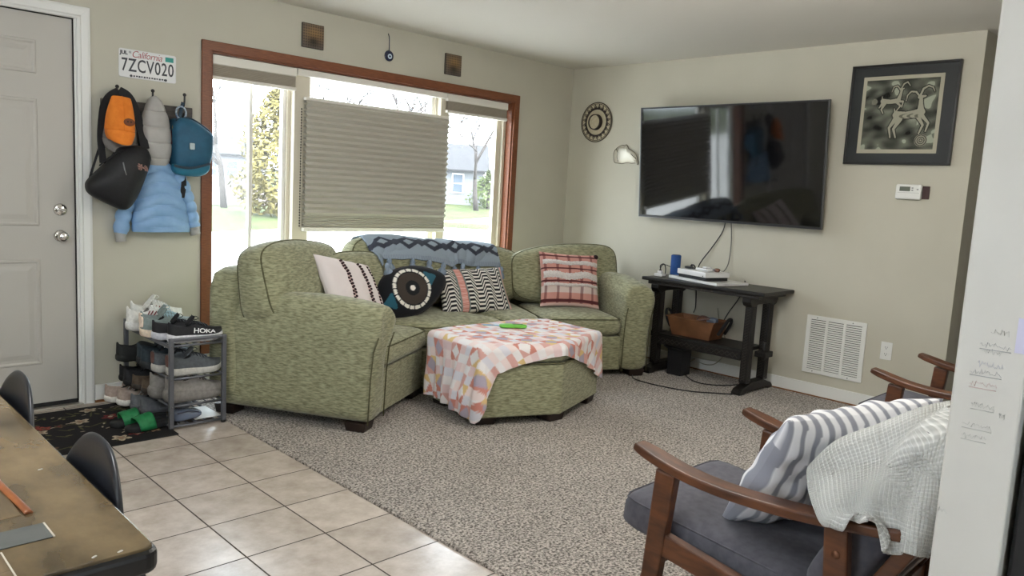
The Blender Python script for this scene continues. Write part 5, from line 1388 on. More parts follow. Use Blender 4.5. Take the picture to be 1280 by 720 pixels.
b = MB(); b.box(-0.05, -0.01, -0.03, 0.02, 0.083, 0.092, M=MG); b.build('lid', M_gloss_w, t, bevel=0.003)
t = thing('wireless_controller_lead', 'small black plug and coiled lead on the game console left half', 'plug', tuple(MG @ Vector((0.08, 0.05, 0.0625))))
b = MB(); b.sq(0.035, 0.014, 0.010, 4, 3, 8, M=MG @ Matrix.Translation((0.095, 0.05, 0.0735)) @ Matrix.Rotation(0.3, 4, 'Z')); b.build('plug', M_black, t)
b = MB(); b.tube([MG @ Vector((0.045 + 0.018 * math.cos(a) + a * 0.0012, 0.05 + 0.006 * math.sin(a), 0.082 + 0.016 * math.sin(a))) for a in [i * pi / 8 for i in range(40)]], 0.0028, 6); b.build('coiled_lead', M_black, t)
t = thing('trinket', 'small reddish brown trinket on the right end of the game console', 'trinket', tuple(MG @ Vector((-0.115, -0.02, 0.0625))))
b = MB(); b.sq(0.022, 0.018, 0.014, 2.5, 2.5, 8, M=MG @ Matrix.Translation((-0.118, -0.02, 0.0765))); b.build('stone', mat('brown_glass', rgb(84, 50, 42), rgb(130, 90, 70), 60, rough=0.25), t)
b = MB(); b.tube([MG @ Vector((-0.10 + 0.02 * math.cos(a), -0.02 + 0.015 * math.sin(a), 0.07 + 0.008 * math.sin(a))) for a in [i * pi / 8 for i in range(16)]], 0.003, 5, True); b.build('loop', mat('dark_cord', rgb(40, 34, 34), None), t)
t = thing('cylinder_speaker', 'blue fabric cylinder speaker at the left end of the console table', 'speaker', (-0.235, -1.375, 0.722))
b = MB(); b.lathe([(0.034, 0), (0.037, 0.004), (0.037, 0.142), (0.034, 0.146)], 28, Matrix.Translation((-0.245, -1.352, 0.7425))); b.build('body', mat('blue_mesh_fabric', rgb(30, 70, 130), rgb(36, 80, 144), 200, rough=0.8, bump=0.5, bscale=400), t)
b = MB(); b.lathe([(0.030, 0.146), (0.029, 0.149), (0.0, 0.149)], 24, Matrix.Translation((-0.245, -1.352, 0.7425))); b.build('top_cap', mat('navy_rubber', rgb(26, 40, 66), None, rough=0.5), t)
t = thing('power_adapter', 'white plug adapter with black leads left of the blue speaker', 'adapter', (-0.30, -1.265, 0.722))
b = MB(); b.box(-0.33, -0.27, -1.29, -1.225, 0.7225, 0.742); b.box(-0.315, -0.285, -1.275, -1.24, 0.742, 0.762); b.build('body', M_gloss_w, t, bevel=0.004)
b = MB(); b.tube(catmull([(-0.30, -1.265, 0.76), (-0.30, -1.255, 0.80), (-0.29, -1.28, 0.815), (-0.28, -1.29, 0.78), (-0.275, -1.285, 0.73)], 6), 0.004, 6); b.tube(catmull([(-0.30, -1.25, 0.76), (-0.29, -1.27, 0.808), (-0.26, -1.31, 0.80), (-0.22, -1.325, 0.775), (-0.19, -1.33, 0.73)], 6), 0.003, 6); b.build('leads', M_black, t, label='black leads')
M_wcord = mat('white_cord', rgb(190, 186, 178), None, rough=0.5)
def cord(name, label, pts, r, m, k=8):
    b = MB(); b.tube(catmull(pts, k), r, 7); return tag(b.build(name, m, None), label, 'cable')
cord('charger_cable', 'thin white cable looping over the left end of the console table', [(-0.29, -1.235, 0.745), (-0.34, -1.215, 0.775), (-0.42, -1.20, 0.755), (-0.468, -1.20, 0.70), (-0.475, -1.21, 0.58), (-0.46, -1.215, 0.42), (-0.46, -1.21, 0.27), (-0.45, -1.23, 0.12), (-0.42, -1.255, 0.06)], 0.0022, M_wcord)
cord('television_cable', 'black cable slanting from the television down behind the blue speaker', [(-0.012, -1.60, 1.17), (-0.008, -1.58, 1.08), (-0.01, -1.50, 0.95), (-0.02, -1.44, 0.86), (-0.015, -1.405, 0.79), (-0.012, -1.40, 0.66), (-0.03, -1.42, 0.5), (-0.10, -1.45, 0.46)], 0.004, M_black)
cord('television_cable', 'thin grey cable dropping straight from the television to the game console', [(-0.012, -1.645, 1.17), (-0.008, -1.66, 1.0), (-0.012, -1.655, 0.86), (-0.05, -1.65, 0.80), (-0.10, -1.65, 0.79), (-0.175, -1.64, 0.78)], 0.0032, mat('grey_lead', rgb(90, 88, 86), None, rough=0.5))
cord('power_cable', 'black lead rising from the right end of the tan basket', [(-0.16, -1.72, 0.40), (-0.10, -1.74, 0.50), (-0.05, -1.78, 0.60), (-0.012, -1.80, 0.69), (-0.012, -1.80, 0.74)], 0.004, M_black)
cord('wall_cable', 'grey looped cable against the wall beneath the console shelf', [(-0.012, q[0], q[1]) for q in [(-1.598,0.509),(-1.62,0.421),(-1.67,0.32),(-1.699,0.24),(-1.68,0.157),(-1.613,0.082),(-1.525,0.064),(-1.438,0.085)]] + [(-0.06, -1.46, 0.09), (-0.16, -1.40, 0.03)], 0.004, mat('grey_vinyl_cord', rgb(150, 146, 128), None, rough=0.5))
cord('floor_cable', 'black cable lying on the carpet nearest the sofa, curving to the console foot', [(-0.42, -1.25, 0.02), (-0.60, -1.30, 0.017), (-0.718, -1.40, 0.016), (-0.735, -1.60, 0.016), (-0.675, -1.82, 0.016), (-0.56, -1.96, 0.016), (-0.485, -2.04, 0.016)], 0.004, M_black)
cord('floor_cable', 'black cable on the carpet under the console, behind the nearer floor cable', [(-0.26, -1.50, 0.04), (-0.32, -1.58, 0.016), (-0.40, -1.70, 0.016), (-0.385, -1.80, 0.016), (-0.30, -1.88, 0.016), (-0.20, -1.92, 0.016), (-0.12, -1.94, 0.016)], 0.004, M_black)
# basket
t = thing('basket', 'tan woven leather basket of cables with black handles on the console shelf', 'basket', (-0.25, -1.585, 0.312))
M_leather = mat('tan_leather', rgb(98, 64, 40), rgb(122, 82, 54), 9, rough=0.5, bump=0.3, bscale=30)
b = MB(); n = 12
def brow(hx, hy, z): return [(-0.255 + hx * sx, -1.585 + hy * sy, z) for sx, sy in ((-1, -1), (1, -1), (1, 1), (-1, 1))]
b.ring([brow(0.088, 0.155, 0.314), brow(0.105, 0.195, 0.45), brow(0.110, 0.203, 0.452), brow(0.110, 0.203, 0.444), brow(0.099, 0.187, 0.44), brow(0.082, 0.15, 0.322)], True, True, True, smooth=False)
b.build('body', M_leather, t, bevel=0.012, seg=3)
for sy in (-1, 1):
    b = MB(); yy = -1.585 + sy * 0.20
    b.tube(catmull([(-0.30, yy, 0.36), (-0.295, yy + sy * 0.04, 0.43), (-0.275, yy + sy * 0.06, 0.475), (-0.235, yy + sy * 0.06, 0.475), (-0.215, yy + sy * 0.04, 0.43), (-0.21, yy, 0.36)], 6), 0.009, 7, flat=1.3); b.build('handle', M_strap, t, label='black handle')
b = MB(); b.tube([(-0.26 + 0.045 * math.cos(a), -1.66 + 0.07 * math.sin(a), 0.452 + 0.012 * math.sin(2 * a)) for a in [2 * pi * i / 30 for i in range(30)]], 0.007, 7, True); tag(b.build('cable_coil', mat('brown_cable', rgb(96, 70, 62), None, rough=0.5)), 'brown coiled cable in the tan basket', 'cable')
b = MB(); b.sq(0.03, 0.04, 0.022, 3, 3, 8, M=Matrix.Translation((-0.27, -1.715, 0.452))); tag(b.build('computer_mouse', mat('blue_grey_plastic', rgb(86, 96, 112), None, rough=0.4)), 'blue-grey rounded gadget in the right end of the tan basket', 'gadget')
# bin under the console
t = thing('waste_bin', 'small black flared bin standing on the carpet under the console', 'waste bin', (-0.28, -1.47, 0.012))
def bq(h, z): return [(-0.285 + h * sx, -1.475 + h * 0.95 * sy, z) for sx, sy in ((-1, -1), (1, -1), (1, 1), (-1, 1))]
b = MB(); b.ring([bq(0.062, 0.013), bq(0.066, 0.20), bq(0.090, 0.222), bq(0.084, 0.222), bq(0.060, 0.198), bq(0.056, 0.025)], True, True, True, smooth=False); b.build('body', M_black, t, bevel=0.004)
b = MB(); b.tube([(x, y, 0.222) for x, y, z in bq(0.087, 0)], 0.004, 6, True); b.build('rim', M_black, t)

# ---------------------------------------------------------------- mid-century armchairs
M_walnut = mat('walnut', rgb(68, 38, 22), rgb(104, 62, 36), 9, rough=0.38, bump=0.06, bscale=60, stretch=(4, 1, 4))
M_grey_fab = mat('charcoal_upholstery', rgb(84, 83, 91), rgb(96, 95, 103), 40, rough=0.9, bump=0.15, bscale=300, bdist=0.001, sheen=0.1, spec=0.2)
def bar(b, P, wx, th):
    """P: (x, y, z) centre points; wx: widths along x; th: thickness across the path in the yz plane"""
    P = [Vector(p) for p in P]; rows = []
    for i, p in enumerate(P):
        t_ = (P[min(i + 1, len(P) - 1)] - P[max(i - 1, 0)]).normalized(); n = Vector((1, 0, 0)).cross(t_).normalized()
        hx = (wx[i] if isinstance(wx, (list, tuple)) else wx) / 2; ht = (th[i] if isinstance(th, (list, tuple)) else th) / 2
        rows.append([p + Vector((-hx, 0, 0)) - n * ht, p + Vector((hx, 0, 0)) - n * ht, p + Vector((hx, 0, 0)) + n * ht, p + Vector((-hx, 0, 0)) + n * ht])
    b.ring(rows, True, True, True, smooth=False)
def armchair(x, label):
    t = thing('armchair', label, 'armchair', (x, -3.70, 0.011), 'walnut armchairs', local=True)
    for sx in (-1, 1):
        ax = sx * 0.30
        b = MB(); P = catmull([(ax, 0.352, 0.598), (ax, 0.30, 0.584), (ax, 0.18, 0.560), (ax, 0.04, 0.553), (ax, -0.12, 0.562), (ax, -0.27, 0.582), (ax, -0.36, 0.596)], 5)
        bar(b, P, [0.045 + 0.02 * min(1, i / 6) for i in range(len(P))], [0.020 + 0.006 * min(1, i / 4) for i in range(len(P))]); b.build('armrest', M_walnut, t, bevel=0.008, seg=3)
        b = MB(); bar(b, [(ax, 0.245, 0.552), (ax, 0.272, 0.24), (ax, 0.335, 0.001)], [0.036, 0.034, 0.028], [0.062, 0.054, 0.034]); b.build('front_leg', M_walnut, t, bevel=0.006)
        b = MB(); bar(b, [(ax, -0.215, 0.568), (ax, -0.235, 0.33), (ax, -0.32, 0.001)], [0.034, 0.034, 0.028], [0.055, 0.058, 0.034]); o = b.build('rear_leg', M_walnut, t, bevel=0.006)
        b = MB(); b.lathe([(0.010, -0.001), (0.010, 0.002), (0.0, 0.0025)], 14, Matrix.Translation((ax + sx * 0.017, -0.224, 0.50)) @ Matrix.Rotation(sx * pi / 2, 4, 'Y')); b.build('bolt', mat('copper_bolt', rgb(120, 84, 64), None, rough=0.35, metal=0.9), o, label='round copper bolt')
        b = MB(); bar(b, [(ax - sx * 0.004, 0.25, 0.345), (ax - sx * 0.004, 0.0, 0.312), (ax - sx * 0.004, -0.235, 0.282)], 0.03, [0.066, 0.058, 0.056]); b.build('side_rail', M_walnut, t, bevel=0.005)
    for q in ((0.262, 0.285, 0.268, 0.325), (-0.25, -0.225, 0.25, 0.30)):
        b = MB(); b.box(-0.285, 0.285, *q); b.build('cross_rail', M_walnut, t, bevel=0.004)
    MS = Matrix.Translation((0, 0.125, 0.350)) @ Matrix.Rotation(R(5), 4, 'X')
    b = MB(); b.sq(0.266, 0.305, 0.062, a=14, b=5, n=18, M=MS); o = b.build('seat_cushion', M_grey_fab, t)
    pts = []
    for i in range(80):
        a = 2 * pi * i / 80; c_, s_ = math.cos(a), math.sin(a); k = (abs(c_) ** 14 + abs(s_) ** 14) ** (-1 / 14)
        pts.append(MS @ Vector((c_ * k * 0.262, s_ * k * 0.301, 0.040)))
    b = MB(); b.tube(pts, 0.003, 5, True); b.build('piping', M_grey_fab, o)
    MK = Matrix.Translation((0, -0.280, 0.575)) @ Matrix.Rotation(R(28), 4, 'X')
    b = MB(); b.sq(0.262, 0.062, 0.275, a=7, b=6, n=16, M=MK); b.build('back_cushion', M_grey_fab, t)
    for k in range(4):
        z = -0.2 + k * 0.14
        b = MB(); b.box(-0.28, 0.28, -0.095, -0.078, z - 0.02, z + 0.02, M=MK); b.build('back_slat', M_walnut, t, bevel=0.004)
    for sx in (-1, 1):
        b = MB(); b.box(sx * 0.27 - 0.014, sx * 0.27 + 0.014, -0.10, -0.065, -0.30, 0.27, M=MK); b.build('back_post', M_walnut, t, bevel=0.004)
    return t
chair_a = armchair(-3.11, 'nearer walnut armchair with charcoal cushions, striped pillow and white throw')
armchair(-1.40, 'farther walnut armchair with a bare charcoal seat beside the wall outlet')
# striped pillow
def f_stripe(u, v):
    s_ = (u * 13.5 + 0.1 * np.sin(4 * v)) % 1
    c_ = np.where((s_ < 0.42)[:, None], L3(156, 158, 170), L3(240, 240, 244))
    pass
    return c_
M_st = attr_mat('striped_cotton', rough=0.85, bump=0.3, bscale=120, bdist=0.003)
exv = Vector((0.50, -0.20, 0.03)); eyv = Vector((-0.02, -0.20, 0.30))
pil = pillow('striped_pillow', 'grey and white striped pillow in the nearer armchair', frame((-3.065, -3.745, 0.60), exv, (eyv - exv.normalized() * eyv.dot(exv.normalized())).normalized()), 0.54, 0.44, 0.17, f_stripe, M_st, n=110, seed=11, crumple=0.012, group=None)
# white waffle throw over the arm and back of the nearer armchair
def waffle_throw():
    net = [[(-3.2, -3.803, 0.652), (-3.16, -3.853, 0.706), (-3.1, -3.896, 0.741), (-3.02, -3.944, 0.773), (-2.92, -3.982, 0.783)], [(-3.32, -3.798, 0.661), (-3.3, -3.847, 0.732), (-3.27, -3.929, 0.788), (-3.22, -3.997, 0.836), (-3.12, -4.035, 0.847)], [(-3.375, -3.821, 0.634), (-3.36, -3.896, 0.688), (-3.35, -3.976, 0.74), (-3.33, -4.04, 0.791), (-3.28, -4.086, 0.807)], [(-3.44, -3.865, 0.611), (-3.42, -3.929, 0.658), (-3.41, -3.994, 0.696), (-3.4, -4.062, 0.726), (-3.37, -4.11, 0.734)], [(-3.475, -3.909, 0.589), (-3.45, -3.951, 0.629), (-3.43, -4.0, 0.655), (-3.44, -4.071, 0.659), (-3.42, -4.125, 0.655)], [(-3.47, -3.945, 0.604), (-3.475, -4.003, 0.657), (-3.45, -4.03, 0.566), (-3.46, -4.08, 0.588), (-3.44, -4.121, 0.58)]]
    net = np.array(net)
    def cr(P, m):
        n = len(P); out = []
        for q in np.linspace(0, n - 1, m):
            i = min(int(q), n - 2); t_ = q - i
            p0 = P[max(i - 1, 0)]; p1 = P[i]; p2 = P[i + 1]; p3 = P[min(i + 2, n - 1)]
            out.append(0.5 * ((2 * p1) + (p2 - p0) * t_ + (2 * p0 - 5 * p1 + 4 * p2 - p3) * t_ ** 2 + (3 * p1 - p0 - 3 * p2 + p3) * t_ ** 3))
        return np.array(out)
    nu, nv = 260, 240
    rows = np.array([cr(r, nu) for r in net])
    G = np.array([cr(rows[:, j], nv) for j in range(nu)])
    G = push_out(G.reshape(-1, 3), [o for o in chair_a.children if o.name.startswith('back_cushion')] + [o for o in pil.children], 0.014, 0.2).reshape(nu, nv, 3)
    for it in range(26): G[1:-1, 1:-1] = (G[1:-1, 1:-1] * 2 + G[:-2, 1:-1] + G[2:, 1:-1] + G[1:-1, :-2] + G[1:-1, 2:]) / 6
    du = np.gradient(G, axis=0); dv = np.gradient(G, axis=1); nn = np.cross(du, dv); nn /= np.linalg.norm(nn, axis=-1, keepdims=True) + 1e-9
    u, v = np.meshgrid(np.linspace(0, 1, nu), np.linspace(0, 1, nv), indexing='ij')
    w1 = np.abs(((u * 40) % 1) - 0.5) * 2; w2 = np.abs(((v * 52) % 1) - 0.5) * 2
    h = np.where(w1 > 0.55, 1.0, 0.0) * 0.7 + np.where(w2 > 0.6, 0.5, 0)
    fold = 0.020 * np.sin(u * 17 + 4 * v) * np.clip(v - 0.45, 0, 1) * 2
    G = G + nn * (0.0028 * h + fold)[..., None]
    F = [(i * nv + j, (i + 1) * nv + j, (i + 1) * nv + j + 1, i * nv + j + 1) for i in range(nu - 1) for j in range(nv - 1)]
    c_ = L3(186, 187, 185)[None, None] + h[..., None] * (L3(244, 244, 242) - L3(186, 187, 185))[None, None] * 0.75  # relief shade put into the colour: greyer valleys, whiter ribs
    b = MB(); b.add(G.reshape(-1, 3), F)
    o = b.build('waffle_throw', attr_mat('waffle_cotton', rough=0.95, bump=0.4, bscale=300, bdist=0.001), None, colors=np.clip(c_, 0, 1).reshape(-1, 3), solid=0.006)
    tag(o, 'white waffle-knit throw draped over the arm of the nearer armchair', 'blanket')
waffle_throw()

# ---------------------------------------------------------------- entry mat
def mat_colors(u, v):
    n = len(u); c_ = paint(n, L3(24, 22, 24)); X, Y = u * 0.92, v * 0.70
    rnd = np.random.RandomState(12)
    def blob(cx, cy, rx, ry, a, col, pet=0):
        dx, dy = X - cx, Y - cy; x = dx * math.cos(a) + dy * math.sin(a); y = -dx * math.sin(a) + dy * math.cos(a)
        r_ = np.hypot(x / rx, y / ry); t_ = np.arctan2(y, x)
        c_[r_ < (1 + (0.28 * np.cos(pet * t_) if pet else 0))] = col
    pal = [L3(116, 40, 42), L3(150, 120, 96), L3(86, 66, 50), L3(176, 160, 138), L3(134, 62, 52)]
    for k in range(46):
        cx, cy, a = rnd.uniform(0.05, 0.87), rnd.uniform(0.05, 0.65), rnd.uniform(0, 3.1)
        blob(cx, cy, rnd.uniform(0.03, 0.06), 0.005, a, L3(72, 70, 46))
        blob(cx + 0.03, cy, 0.016, 0.007, a + 0.8, L3(88, 84, 56))
    for k in range(26):
        cx, cy, a, q = rnd.uniform(0.06, 0.86), rnd.uniform(0.06, 0.64), rnd.uniform(0, 3.1), rnd.randint(0, 5)
        r_ = rnd.uniform(0.022, 0.042)
        blob(cx, cy, r_, r_ * 0.8, a, pal[q], 5); blob(cx, cy, r_ * 0.6, r_ * 0.5, a, pal[q] * 0.55, 5); blob(cx, cy, r_ * 0.3, r_ * 0.3, a, pal[(q + 3) % 5])
    for k in range(60):
        blob(rnd.uniform(0.02, 0.9), rnd.uniform(0.02, 0.68), 0.012, 0.004, rnd.uniform(0, 3.1), L3(170, 156, 136))
    return c_
u, v, F = grid_np(260, 200)
b = MB(); b.add(np.stack([-4.61 + u * 0.92, -0.805 + v * 0.70, 0.0085 + 0 * u], -1).reshape(-1, 3), F)
mt = thing('door_mat', 'black floral entry mat lying on the tiles before the front door', 'mat', (-4.15, -0.45, 0))
b.build('woven_face', attr_mat('floral_weave', rough=0.95, bump=0.5, bscale=240, bdist=0.002), mt, colors=mat_colors(u.ravel(), v.ravel()))
b = MB(); b.box(-4.612, -3.688, -0.807, -0.103, 0.0005, 0.008); b.build('backing', M_darkgap, mt, bevel=0.003)

# ---------------------------------------------------------------- shoe rack
M_rack = mat('grey_steel_tube', rgb(104, 106, 112), None, rough=0.4, metal=0.5)
M_mesh = mat('grey_rack_cloth', rgb(72, 74, 80), None, rough=0.8)
rk = thing('shoe_rack', 'four-tier grey metal shoe rack beside the sofa arm', 'shoe rack', (-3.55, -0.40, 0))
RX0, RX1, RY0, RY1 = -3.694, -3.424, -0.722, -0.075
SH = (0.438, 0.268, 0.128, 0.024)
for x in (RX0, RX1):
    for y in (RY0, RY1):
        b = MB(); b.box(x - 0.011, x + 0.011, y - 0.011, y + 0.011, 0.012, 0.472); b.build('post', M_rack, rk, bevel=0.003)
        b = MB(); b.lathe([(0.013, 0.0), (0.013, 0.012), (0.010, 0.014)], 12, Matrix.Translation((x, y, 0.0005))); b.build('foot_cap', M_black, rk)
b = MB()
for x in (RX0, RX1): b.box(x - 0.010, x + 0.010, RY0 + 0.011, RY1 - 0.011, 0.420, 0.436)
for y in (RY0, RY1): b.box(RX0 + 0.011, RX1 - 0.011, y - 0.010, y + 0.010, 0.455, 0.471)
b.build('top_rail', M_rack, rk, bevel=0.003)
for z in SH:
    b = MB()
    for y in (RY0, RY1): b.tube([(RX0, y, z - 0.006), (RX1, y, z - 0.006)], 0.0065, 8)
    for x in (RX0 + 0.002, RX1 - 0.002, (RX0 + RX1) / 2): b.tube([(x, RY0, z - 0.006), (x, RY1, z - 0.006)], 0.0062, 8)
    for k in range(5): b.tube([(RX0 + 0.05 + k * 0.045, RY0, z - 0.006), (RX0 + 0.05 + k * 0.045, RY1, z - 0.006)], 0.0035, 6)
    b.build('shelf', M_rack, rk)
for x in (RX0, RX1):
    for z in SH[:3]:
        b = MB(); b.lathe([(0.004, 0.0), (0.004, 0.002), (0.0, 0.0025)], 8, Matrix.Translation((x, RY0 - 0.011, z - 0.006)) @ Matrix.Rotation(pi / 2, 4, 'X')); b.build('screw', M_silver, rk)

# ---------------------------------------------------------------- shoes
_sm = {}
def smat(c, rough=0.75, bump=0.25, bs=140):
    k = (c, rough)
    if k not in _sm: _sm[k] = mat('shoe_%d_%d_%d' % c, rgb(*c), rgb(*[min(255, int(x * 1.1) + 4) for x in c]), 60, rough=rough, bump=bump, bscale=bs, bdist=0.001)
    return _sm[k]
def footprint(s, W, side):
    """half width of the shoe at s in 0 (heel) .. 1 (toe)"""
    w = 0.36 + 0.14 * math.sin(min(1, max(0, (s - 0.25) / 0.5)) * pi / 2) ** 2 - 0.05 * math.exp(-((s - 0.38) / 0.13) ** 2) * (1 if side > 0 else 0.3)
    e = 1.0
    if s < 0.12: e = math.sqrt(max(0, 1 - ((0.12 - s) / 0.12) ** 2))
    if s > 0.74: e = math.sqrt(max(0, 1 - ((s - 0.74) / 0.26) ** 2.3))
    return W * w * e
def shoe(label, p, yaw, upper, sole, lining=(40, 40, 42), lace=None, L_=0.285, W=0.102, Hh=0.088, st=0.026, chunky=0.0, pitch=0.0, group=None, heel_tab=None, text=None, laces=True, accent=None, roll=0.0, name='sneaker'):
    t = thing(name, label, 'shoe', p, group, local=True, rot=(R(roll), R(pitch), yaw))
    N_ = 26
    S_ = [0.5 - 0.5 * math.cos(pi * i / (N_ - 1)) for i in range(N_)]
    x_of = lambda s: (s - 0.5) * L_
    lift = lambda s: 0.016 * max(0, (s - 0.72) / 0.28) ** 2 + 0.006 * max(0, (0.10 - s) / 0.10)
    # sole
    rows = []
    for zf, grow in ((0.0, 0.94), (0.25, 1.02 + chunky * 0.06), (0.7, 1.03 + chunky * 0.10), (1.0, 0.99)):
        row = []
        for side in (1, -1):
            for s in (S_ if side > 0 else S_[::-1]):
                hgt = st * (1 + 0.35 * (1 - s) * (1 + chunky))
                wob = 1 + chunky * 0.05 * math.sin(s * 38) * (0.2 < zf < 0.9)
                row.append((x_of(s) * (1.0 + (grow - 1) * 0.5), side * footprint(s, W, side) * grow * wob + 1e-4 * side, lift(s) + zf * hgt))
        rows.append(row)
    b = MB(); b.ring(rows[::1], True, True, True); b.f = [f[::-1] for f in b.f]; b.build('sole', smat(sole, 0.6), t)
    # upper: arches over the foot with the ankle opening pressed in
    K = 21; rows = []
    def top(s):
        P = [(0, 0.80), (0.06, 1.0), (0.16, 0.93), (0.30, 0.80), (0.42, 0.90), (0.55, 0.80), (0.70, 0.60), (0.85, 0.42), (1.0, 0.26)]
        for (a, ha), (c_, hc) in zip(P, P[1:]):
            if s <= c_: return Hh * (ha + (hc - ha) * (s - a) / (c_ - a))
        return Hh * 0.26
    for i, s in enumerate(S_):
        hb = lift(s) + st * (1 + 0.35 * (1 - s) * (1 + chunky)) * 0.9; h = top(s); row = []
        opn = max(0.0, 1 - ((s - 0.22) / 0.19) ** 4) if abs(s - 0.22) < 0.19 else 0.0
        for j in range(K):
            a = pi * j / (K - 1); side = 1 if a < pi / 2 else -1
            w = footprint(s, W, side) * 0.97
            ce, se = math.copysign(abs(math.cos(a)) ** 0.72, math.cos(a)), math.sin(a) ** 0.8
            y = w * ce * (1 - 0.26 * se * (s < 0.5) - 0.12 * se * (s >= 0.5)); z = hb + h * se
            if opn and abs(math.cos(a)) < 0.72:
                q = 1 - abs(math.cos(a)) / 0.72
                z -= opn * h * 0.75 * min(1, q * 2.2); y *= 0.92
            row.append((x_of(s) * 0.985, y, z))
        rows.append(row)
    b = MB(); b.ring(rows, False)
    b.m = [1 if (0.06 < S_[f // (K - 1)] < 0.36 and 6 <= f % (K - 1) <= 13) else 0 for f in range(len(b.f))]
    b.build('upper', [smat(upper), smat(lining, 0.9)], t, subd=1)
    if laces:
        lc = lace or upper
        b = MB()
        for k in range(5):
            s = 0.43 + k * 0.055
            hb = lift(s) + st * (1 + 0.35 * (1 - s) * (1 + chunky)) * 0.9; h = top(s) + 0.004; w = footprint(s, W, 1) * 0.62
            for sg in (1, -1):
                pts = []
                for j in range(7):
                    q = -1 + 2 * j / 6
                    pts.append((x_of(s) + sg * q * 0.008, q * w, hb + h * (1 - 0.16 * q * q)))
                b.tube(pts, 0.0026, 5)
        s = 0.42; zt = st + top(s) + 0.018
        for sg in (1, -1):
            b.tube(catmull([(x_of(0.44), 0, zt - 0.004), (x_of(0.46), sg * 0.018, zt + 0.012), (x_of(0.50), sg * 0.034, zt + 0.004), (x_of(0.46), sg * 0.024, zt - 0.006), (x_of(0.44), 0, zt - 0.004)], 4), 0.002, 5)
        b.build('laces', smat(lc, 0.8), t)
        b = MB(); b.sq(0.030, 0.022, 0.006, 4, 3, 8, M=Matrix.Translation((x_of(0.40), 0, st + Hh * 0.98)) @ Matrix.Rotation(R(-50), 4, 'Y')); b.build('tongue', smat(upper), t)
    if heel_tab:
        b = MB(); b.sq(0.006, 0.017, 0.03, 4, 4, 8, M=Matrix.Translation((x_of(0.0) + 0.004, 0, st + Hh * 0.55))); b.build('heel_tab', smat(heel_tab), t)
    if accent:
        for side in (1, -1):
            b = MB()
            for off in accent[1]:
                pts = []
                for j in range(8):
                    s = off + 0.10 * j / 7; f_ = 0.30 + 0.45 * j / 7
                    hb = lift(s) + st; a = math.asin(min(1, f_ ** 1.25))
                    pts.append((x_of(s), side * (footprint(s, W, side) * 0.99 * abs(math.cos(a)) ** 0.72 + 0.001), hb + top(s) * f_))
                b.tube(pts, 0.003, 5)
            b.build('side_stripe', smat(accent[0], 0.6), t)
    if text:
        V_, F_ = text_mb(text[0], text[1], 0.0005, 0.15, 0.95, 0.0006)
        V2 = []
        for (x, y, z) in V_:
            s = text[2] + x / L_; f_ = text[3] + y / Hh
            s = min(0.98, max(0.02, s)); hh = top(s); se = min(0.999, max(0.05, f_)); a = math.asin(se ** 1.25)
            V2.append((x_of(s), -(footprint(s, W, -1) * 0.97 * abs(math.cos(a)) ** 0.72 * (1 - 0.20 * se) + 0.0030) - z, lift(s) + st * 1.1 + hh * se))
        b = MB(); b.add(V2, F_, smooth=False); b.build('side_lettering', smat((232, 232, 232), 0.5), t)
    return t
z1, z2, z3, z4 = SH[0] + 0.0008, SH[1] + 0.0008, SH[2] + 0.0008, 0.0258
XC = -3.552
# top shelf, front to back (toes to the sofa)
shoe('black running shoe with white side lettering at the front of the top shelf', (XC + 0.005, -0.655, z1), R(3), (24, 24, 28), (206, 206, 210), text=('HOKA', 0.040, 0.60, 0.36), lace=(20, 20, 24), Hh=0.078, st=0.030, group='black running shoes on the top shelf', lining=(22, 22, 26))
shoe('black running shoe behind the lettered one on the top shelf', (XC - 0.03, -0.552, z1), R(-2), (22, 22, 26), (190, 190, 196), lace=(20, 20, 24), Hh=0.078, st=0.028, group='black running shoes on the top shelf', lining=(22, 22, 26))
shoe('grey-green sneaker with a cream sole beside the black running shoes', (XC - 0.055, -0.445, z1), R(6), (118, 130, 128), (222, 204, 182), lace=(150, 176, 184), Hh=0.092, st=0.030, heel_tab=(226, 208, 190), group='grey-green sneakers on the top shelf')
shoe('grey-green sneaker between its mate and the white sneakers', (XC - 0.02, -0.345, z1), R(2), (122, 134, 132), (224, 208, 188), lace=(156, 182, 190), Hh=0.092, st=0.030, heel_tab=(226, 208, 190), group='grey-green sneakers on the top shelf')
shoe('white leather sneaker with dark and red marks, nearer of the white pair', (XC - 0.06, -0.24, z1), R(8), (212, 212, 208), (216, 216, 214), lace=(224, 224, 220), Hh=0.105, st=0.034, accent=((120, 40, 46), (0.30, 0.36, 0.42)), group='white sneakers on the top shelf', lining=(120, 118, 112))
shoe('white leather sneaker at the very back of the top shelf', (XC - 0.0, -0.135, z1 + 0.01), R(2), (214, 214, 208), (206, 200, 184), lace=(226, 226, 222), Hh=0.105, st=0.034, accent=((120, 40, 46), (0.30, 0.36, 0.42)), group='white sneakers on the top shelf', lining=(120, 118, 112))
